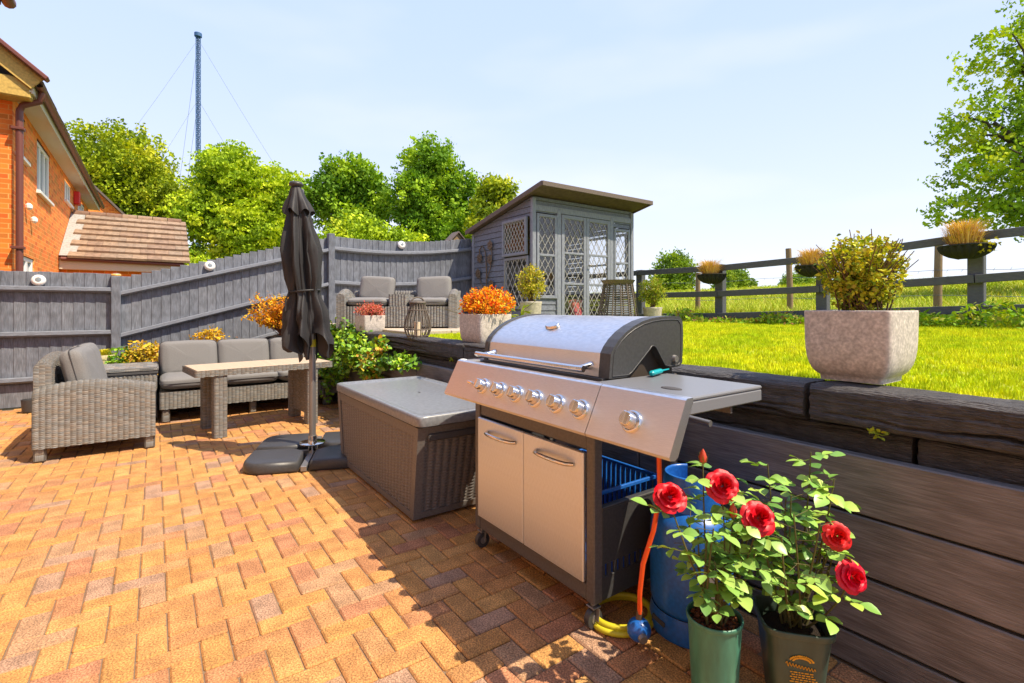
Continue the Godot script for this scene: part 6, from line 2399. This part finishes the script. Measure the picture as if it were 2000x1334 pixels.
# ---------------------------------------------------------------- plants in the bed behind the sofas
func bed_plants() -> void:
	var o := thing("cream_pot", "cream pot of yellow grass standing behind the loveseat", "pot", V(-0.5, 0.38, -7.6))
	var m := MB.new()
	m.lathe(Vector3.ZERO, [Vector2(0, 0), Vector2(0.09, 0), Vector2(0.12, 0.22), Vector2(0.125, 0.26), Vector2(0.11, 0.26), Vector2(0.1, 0.22), Vector2(0, 0.23)], 24)
	part(o, "body", m, M.pot_cream)
	var t := MB.new()
	for k in 260:
		var a := rr(0, TAU)
		var d := V(cos(a), 0, sin(a))
		var s := V(0, 0.22, 0) + d * rr(0, 0.08)
		t.ink = shade(Color(0.6, 0.55, 0.03), 0.25)
		var p1 := s + V(0, rr(0.05, 0.1), 0) + d * rr(0.01, 0.04)
		var p2 := p1 + V(0, 0.01, 0) + d * rr(0.02, 0.06)
		var w := V(-d.z, 0, d.x) * 0.004
		t.quad(s - w, p1 - w, p1 + w, s + w)
		t.tri(p1 - w, p2, p1 + w)
	part(o, "grass_tuft", t, M.blade)
	var gr := "shrubs in the bed behind the sofas"
	var list := [
		["leafy_plant", "bright green low plant between the cream pot and yellow shrub", V(-0.3, 0.38, -7.55), V(0.2, 0.2, 0.2), 420, 0.055, 0.035, [Color(0.2, 0.42, 0.03), Color(0.3, 0.5, 0.04), Color(0.12, 0.3, 0.03)], 0.16],
		["yellow_shrub", "yellow shrub beside the left end of the long sofa", V(-0.08, 0.38, -7.5), V(0.26, 0.24, 0.22), 1100, 0.05, 0.03, [Color(0.68, 0.5, 0.04), Color(0.55, 0.42, 0.03), Color(0.7, 0.42, 0.06), Color(0.4, 0.34, 0.03)], 0.2],
		["yellow_shrub", "yellow shrub peeping over the middle of the long sofa", V(0.58, 0.4, -7.6), V(0.24, 0.3, 0.2), 1000, 0.05, 0.025, [Color(0.7, 0.48, 0.03), Color(0.6, 0.4, 0.03), Color(0.72, 0.38, 0.03)], 0.3],
	]
	for q in list:
		var s := thing(q[0], q[1], "shrub", q[2], 0, gr)
		twiggy(s, V(0, q[8], 0), q[3], 24, q[4], leaf_mesh(q[5], q[6]), q[7], M.leaf, 0.04)
	var f := thing("spiraea_shrub", "feathery orange shrub rising beside the folded parasol", "shrub", V(1.5, 0.8, -7.7), 0, gr)
	var st := MB.new()
	var xs := []
	var cs := []
	for k in 80:
		var e := V(rr(-0.5, 0.3), rr(0.18, 0.6), rr(-0.28, 0.28))
		var a := V(rr(-0.05, 0.05), 0, rr(-0.04, 0.04))
		var mid := a.lerp(e, 0.5) + V(0, 0.05, 0)
		st.tube(PackedVector3Array([a, mid, e]), [0.005, 0.0035, 0.0018], 5)
		for j in 44:
			var w := mid.lerp(e, rr(-0.5, 1.05)) + rdir() * 0.025
			xs.append(Transform3D(Basis(rdir(), rr(0, TAU)), w))
			cs.append(shade([Color(0.8, 0.4, 0.01), Color(0.75, 0.5, 0.03), Color(0.8, 0.3, 0.03)][R.randi() % 3], 0.2))
	part(f, "stems", st, M.stem_red)
	many(f, "foliage", leaf_mesh(0.045, 0.02).mesh(), M.leaf, xs, cs).set_meta("kind", "stuff")
	var dark := thing("dark_shrub", "low dark leaved plant behind the sofa's middle cushion", "shrub", V(0.95, 0.42, -7.55), 0, gr)
	twiggy(dark, V(0, 0.2, 0), V(0.22, 0.18, 0.16), 20, 260, leaf_mesh(0.07, 0.03), [Color(0.05, 0.08, 0.05), Color(0.08, 0.1, 0.06), Color(0.2, 0.1, 0.04)], M.leaf_gloss, 0.04)

# ---------------------------------------------------------------- ivy spilling over the sleeper wall
func ivy() -> void:
	var o := thing("ivy", "green ivy spilling over the sleeper wall beyond the storage chest", "ivy", V(1.9, 0.4, -5.4))
	var st := MB.new()
	var pal := [Color(0.2, 0.4, 0.02), Color(0.28, 0.48, 0.025), Color(0.4, 0.54, 0.03), Color(0.1, 0.25, 0.02), Color(0.16, 0.33, 0.02)]
	var xs := []
	var cs := []
	# runs: top point on the wall, bottom height, number of leaves, spread
	var runs := []
	for k in 26: runs.append([V(1.9 + rr(-0.05, 0.12), rr(0.82, 1.0), -5.7 - R.randf() * 1.25), rr(0.02, 0.5), 120, 0.1])
	for k in 10: runs.append([V(1.9 + rr(-0.04, 0.1), rr(0.72, 0.9), -5.05 - R.randf() * 0.7), rr(0.5, 0.7), 90, 0.08])
	for k in 9: runs.append([V(1.92 + rr(-0.04, 0.06), rr(0.76, 0.88), -4.72 - R.randf() * 0.36), rr(0.4, 0.5), 90, 0.07])
	for k in 7: runs.append([V(1.93 + rr(-0.02, 0.05), rr(0.7, 0.78), -4.05 - R.randf() * 0.7), rr(0.64, 0.7), 36, 0.05])
	for r in runs:
		var a: Vector3 = r[0]
		var e := V(1.84 - rr(0, 0.22) * clampf((0.75 - r[1]) * 1.4, 0.1, 1.0), r[1], a.z + rr(-0.14, 0.14))
		var p := PackedVector3Array()
		for k in 8:
			var t := k / 7.0
			var w := a.lerp(e, t)
			w.x = lerpf(a.x, e.x, clampf(t * 2.5, 0, 1)) - 0.05 * sin(PI * t)
			p.append(w - o.position)
		st.tube(p, 0.0035, 5)
		for k in r[2]:
			var t := R.randf()
			var w: Vector3 = p[int(t * 7)] + rdir() * r[3] * rr(0.2, 1.0)
			if w.x + o.position.x > 1.885 and w.y + o.position.y < 0.9: w.x = 1.885 - o.position.x - rr(0, 0.03)
			xs.append(Transform3D(Basis(rdir(), rr(0, TAU)).scaled(Vector3.ONE * rr(0.6, 1.25)), w))
			var c: Color = pal[R.randi() % 5]
			if a.z > -5.0 and a.z < -4.7 and R.randf() < 0.35: c = [Color(0.6, 0.3, 0.03), Color(0.55, 0.42, 0.04)][R.randi() % 2]
			cs.append(shade(c, 0.2))
	part(o, "stems", st, M.stem)
	many(o, "foliage", leaf_mesh(0.05, 0.04, 0.2, 0.3).mesh(), M.leaf_gloss, xs, cs).set_meta("kind", "stuff")

func small_things() -> void:
	var o := thing("bucket", "small black bucket standing at the fence foot left of the loveseat", "bucket", V(-1.15, 0, -7.85))
	var m := MB.new()
	m.lathe(Vector3.ZERO, [Vector2(0, 0), Vector2(0.06, 0), Vector2(0.07, 0.02), Vector2(0.08, 0.15), Vector2(0.07, 0.15), Vector2(0.06, 0.03), Vector2(0, 0.02)], 24)
	part(o, "body", m, M.black_plastic)
	var weeds := thing("weed_tufts", "small weeds sprouting from the sleeper joints", "weeds", V(1.94, 0.78, -0.65), 0, "", "stuff")
	var xs := []
	var cs := []
	for k in 40:
		xs.append(Transform3D(Basis(rdir(), rr(0, TAU)), V(rr(-0.02, 0.01), rr(-0.005, 0.015), rr(-0.02, 0.02) + (0.0 if k < 24 else -2.9))))
		cs.append(shade(Color(0.35, 0.4, 0.03), 0.2))
	many(weeds, "leaves", leaf_mesh(0.018, 0.01).mesh(), M.leaf, xs, cs).set_meta("kind", "stuff")
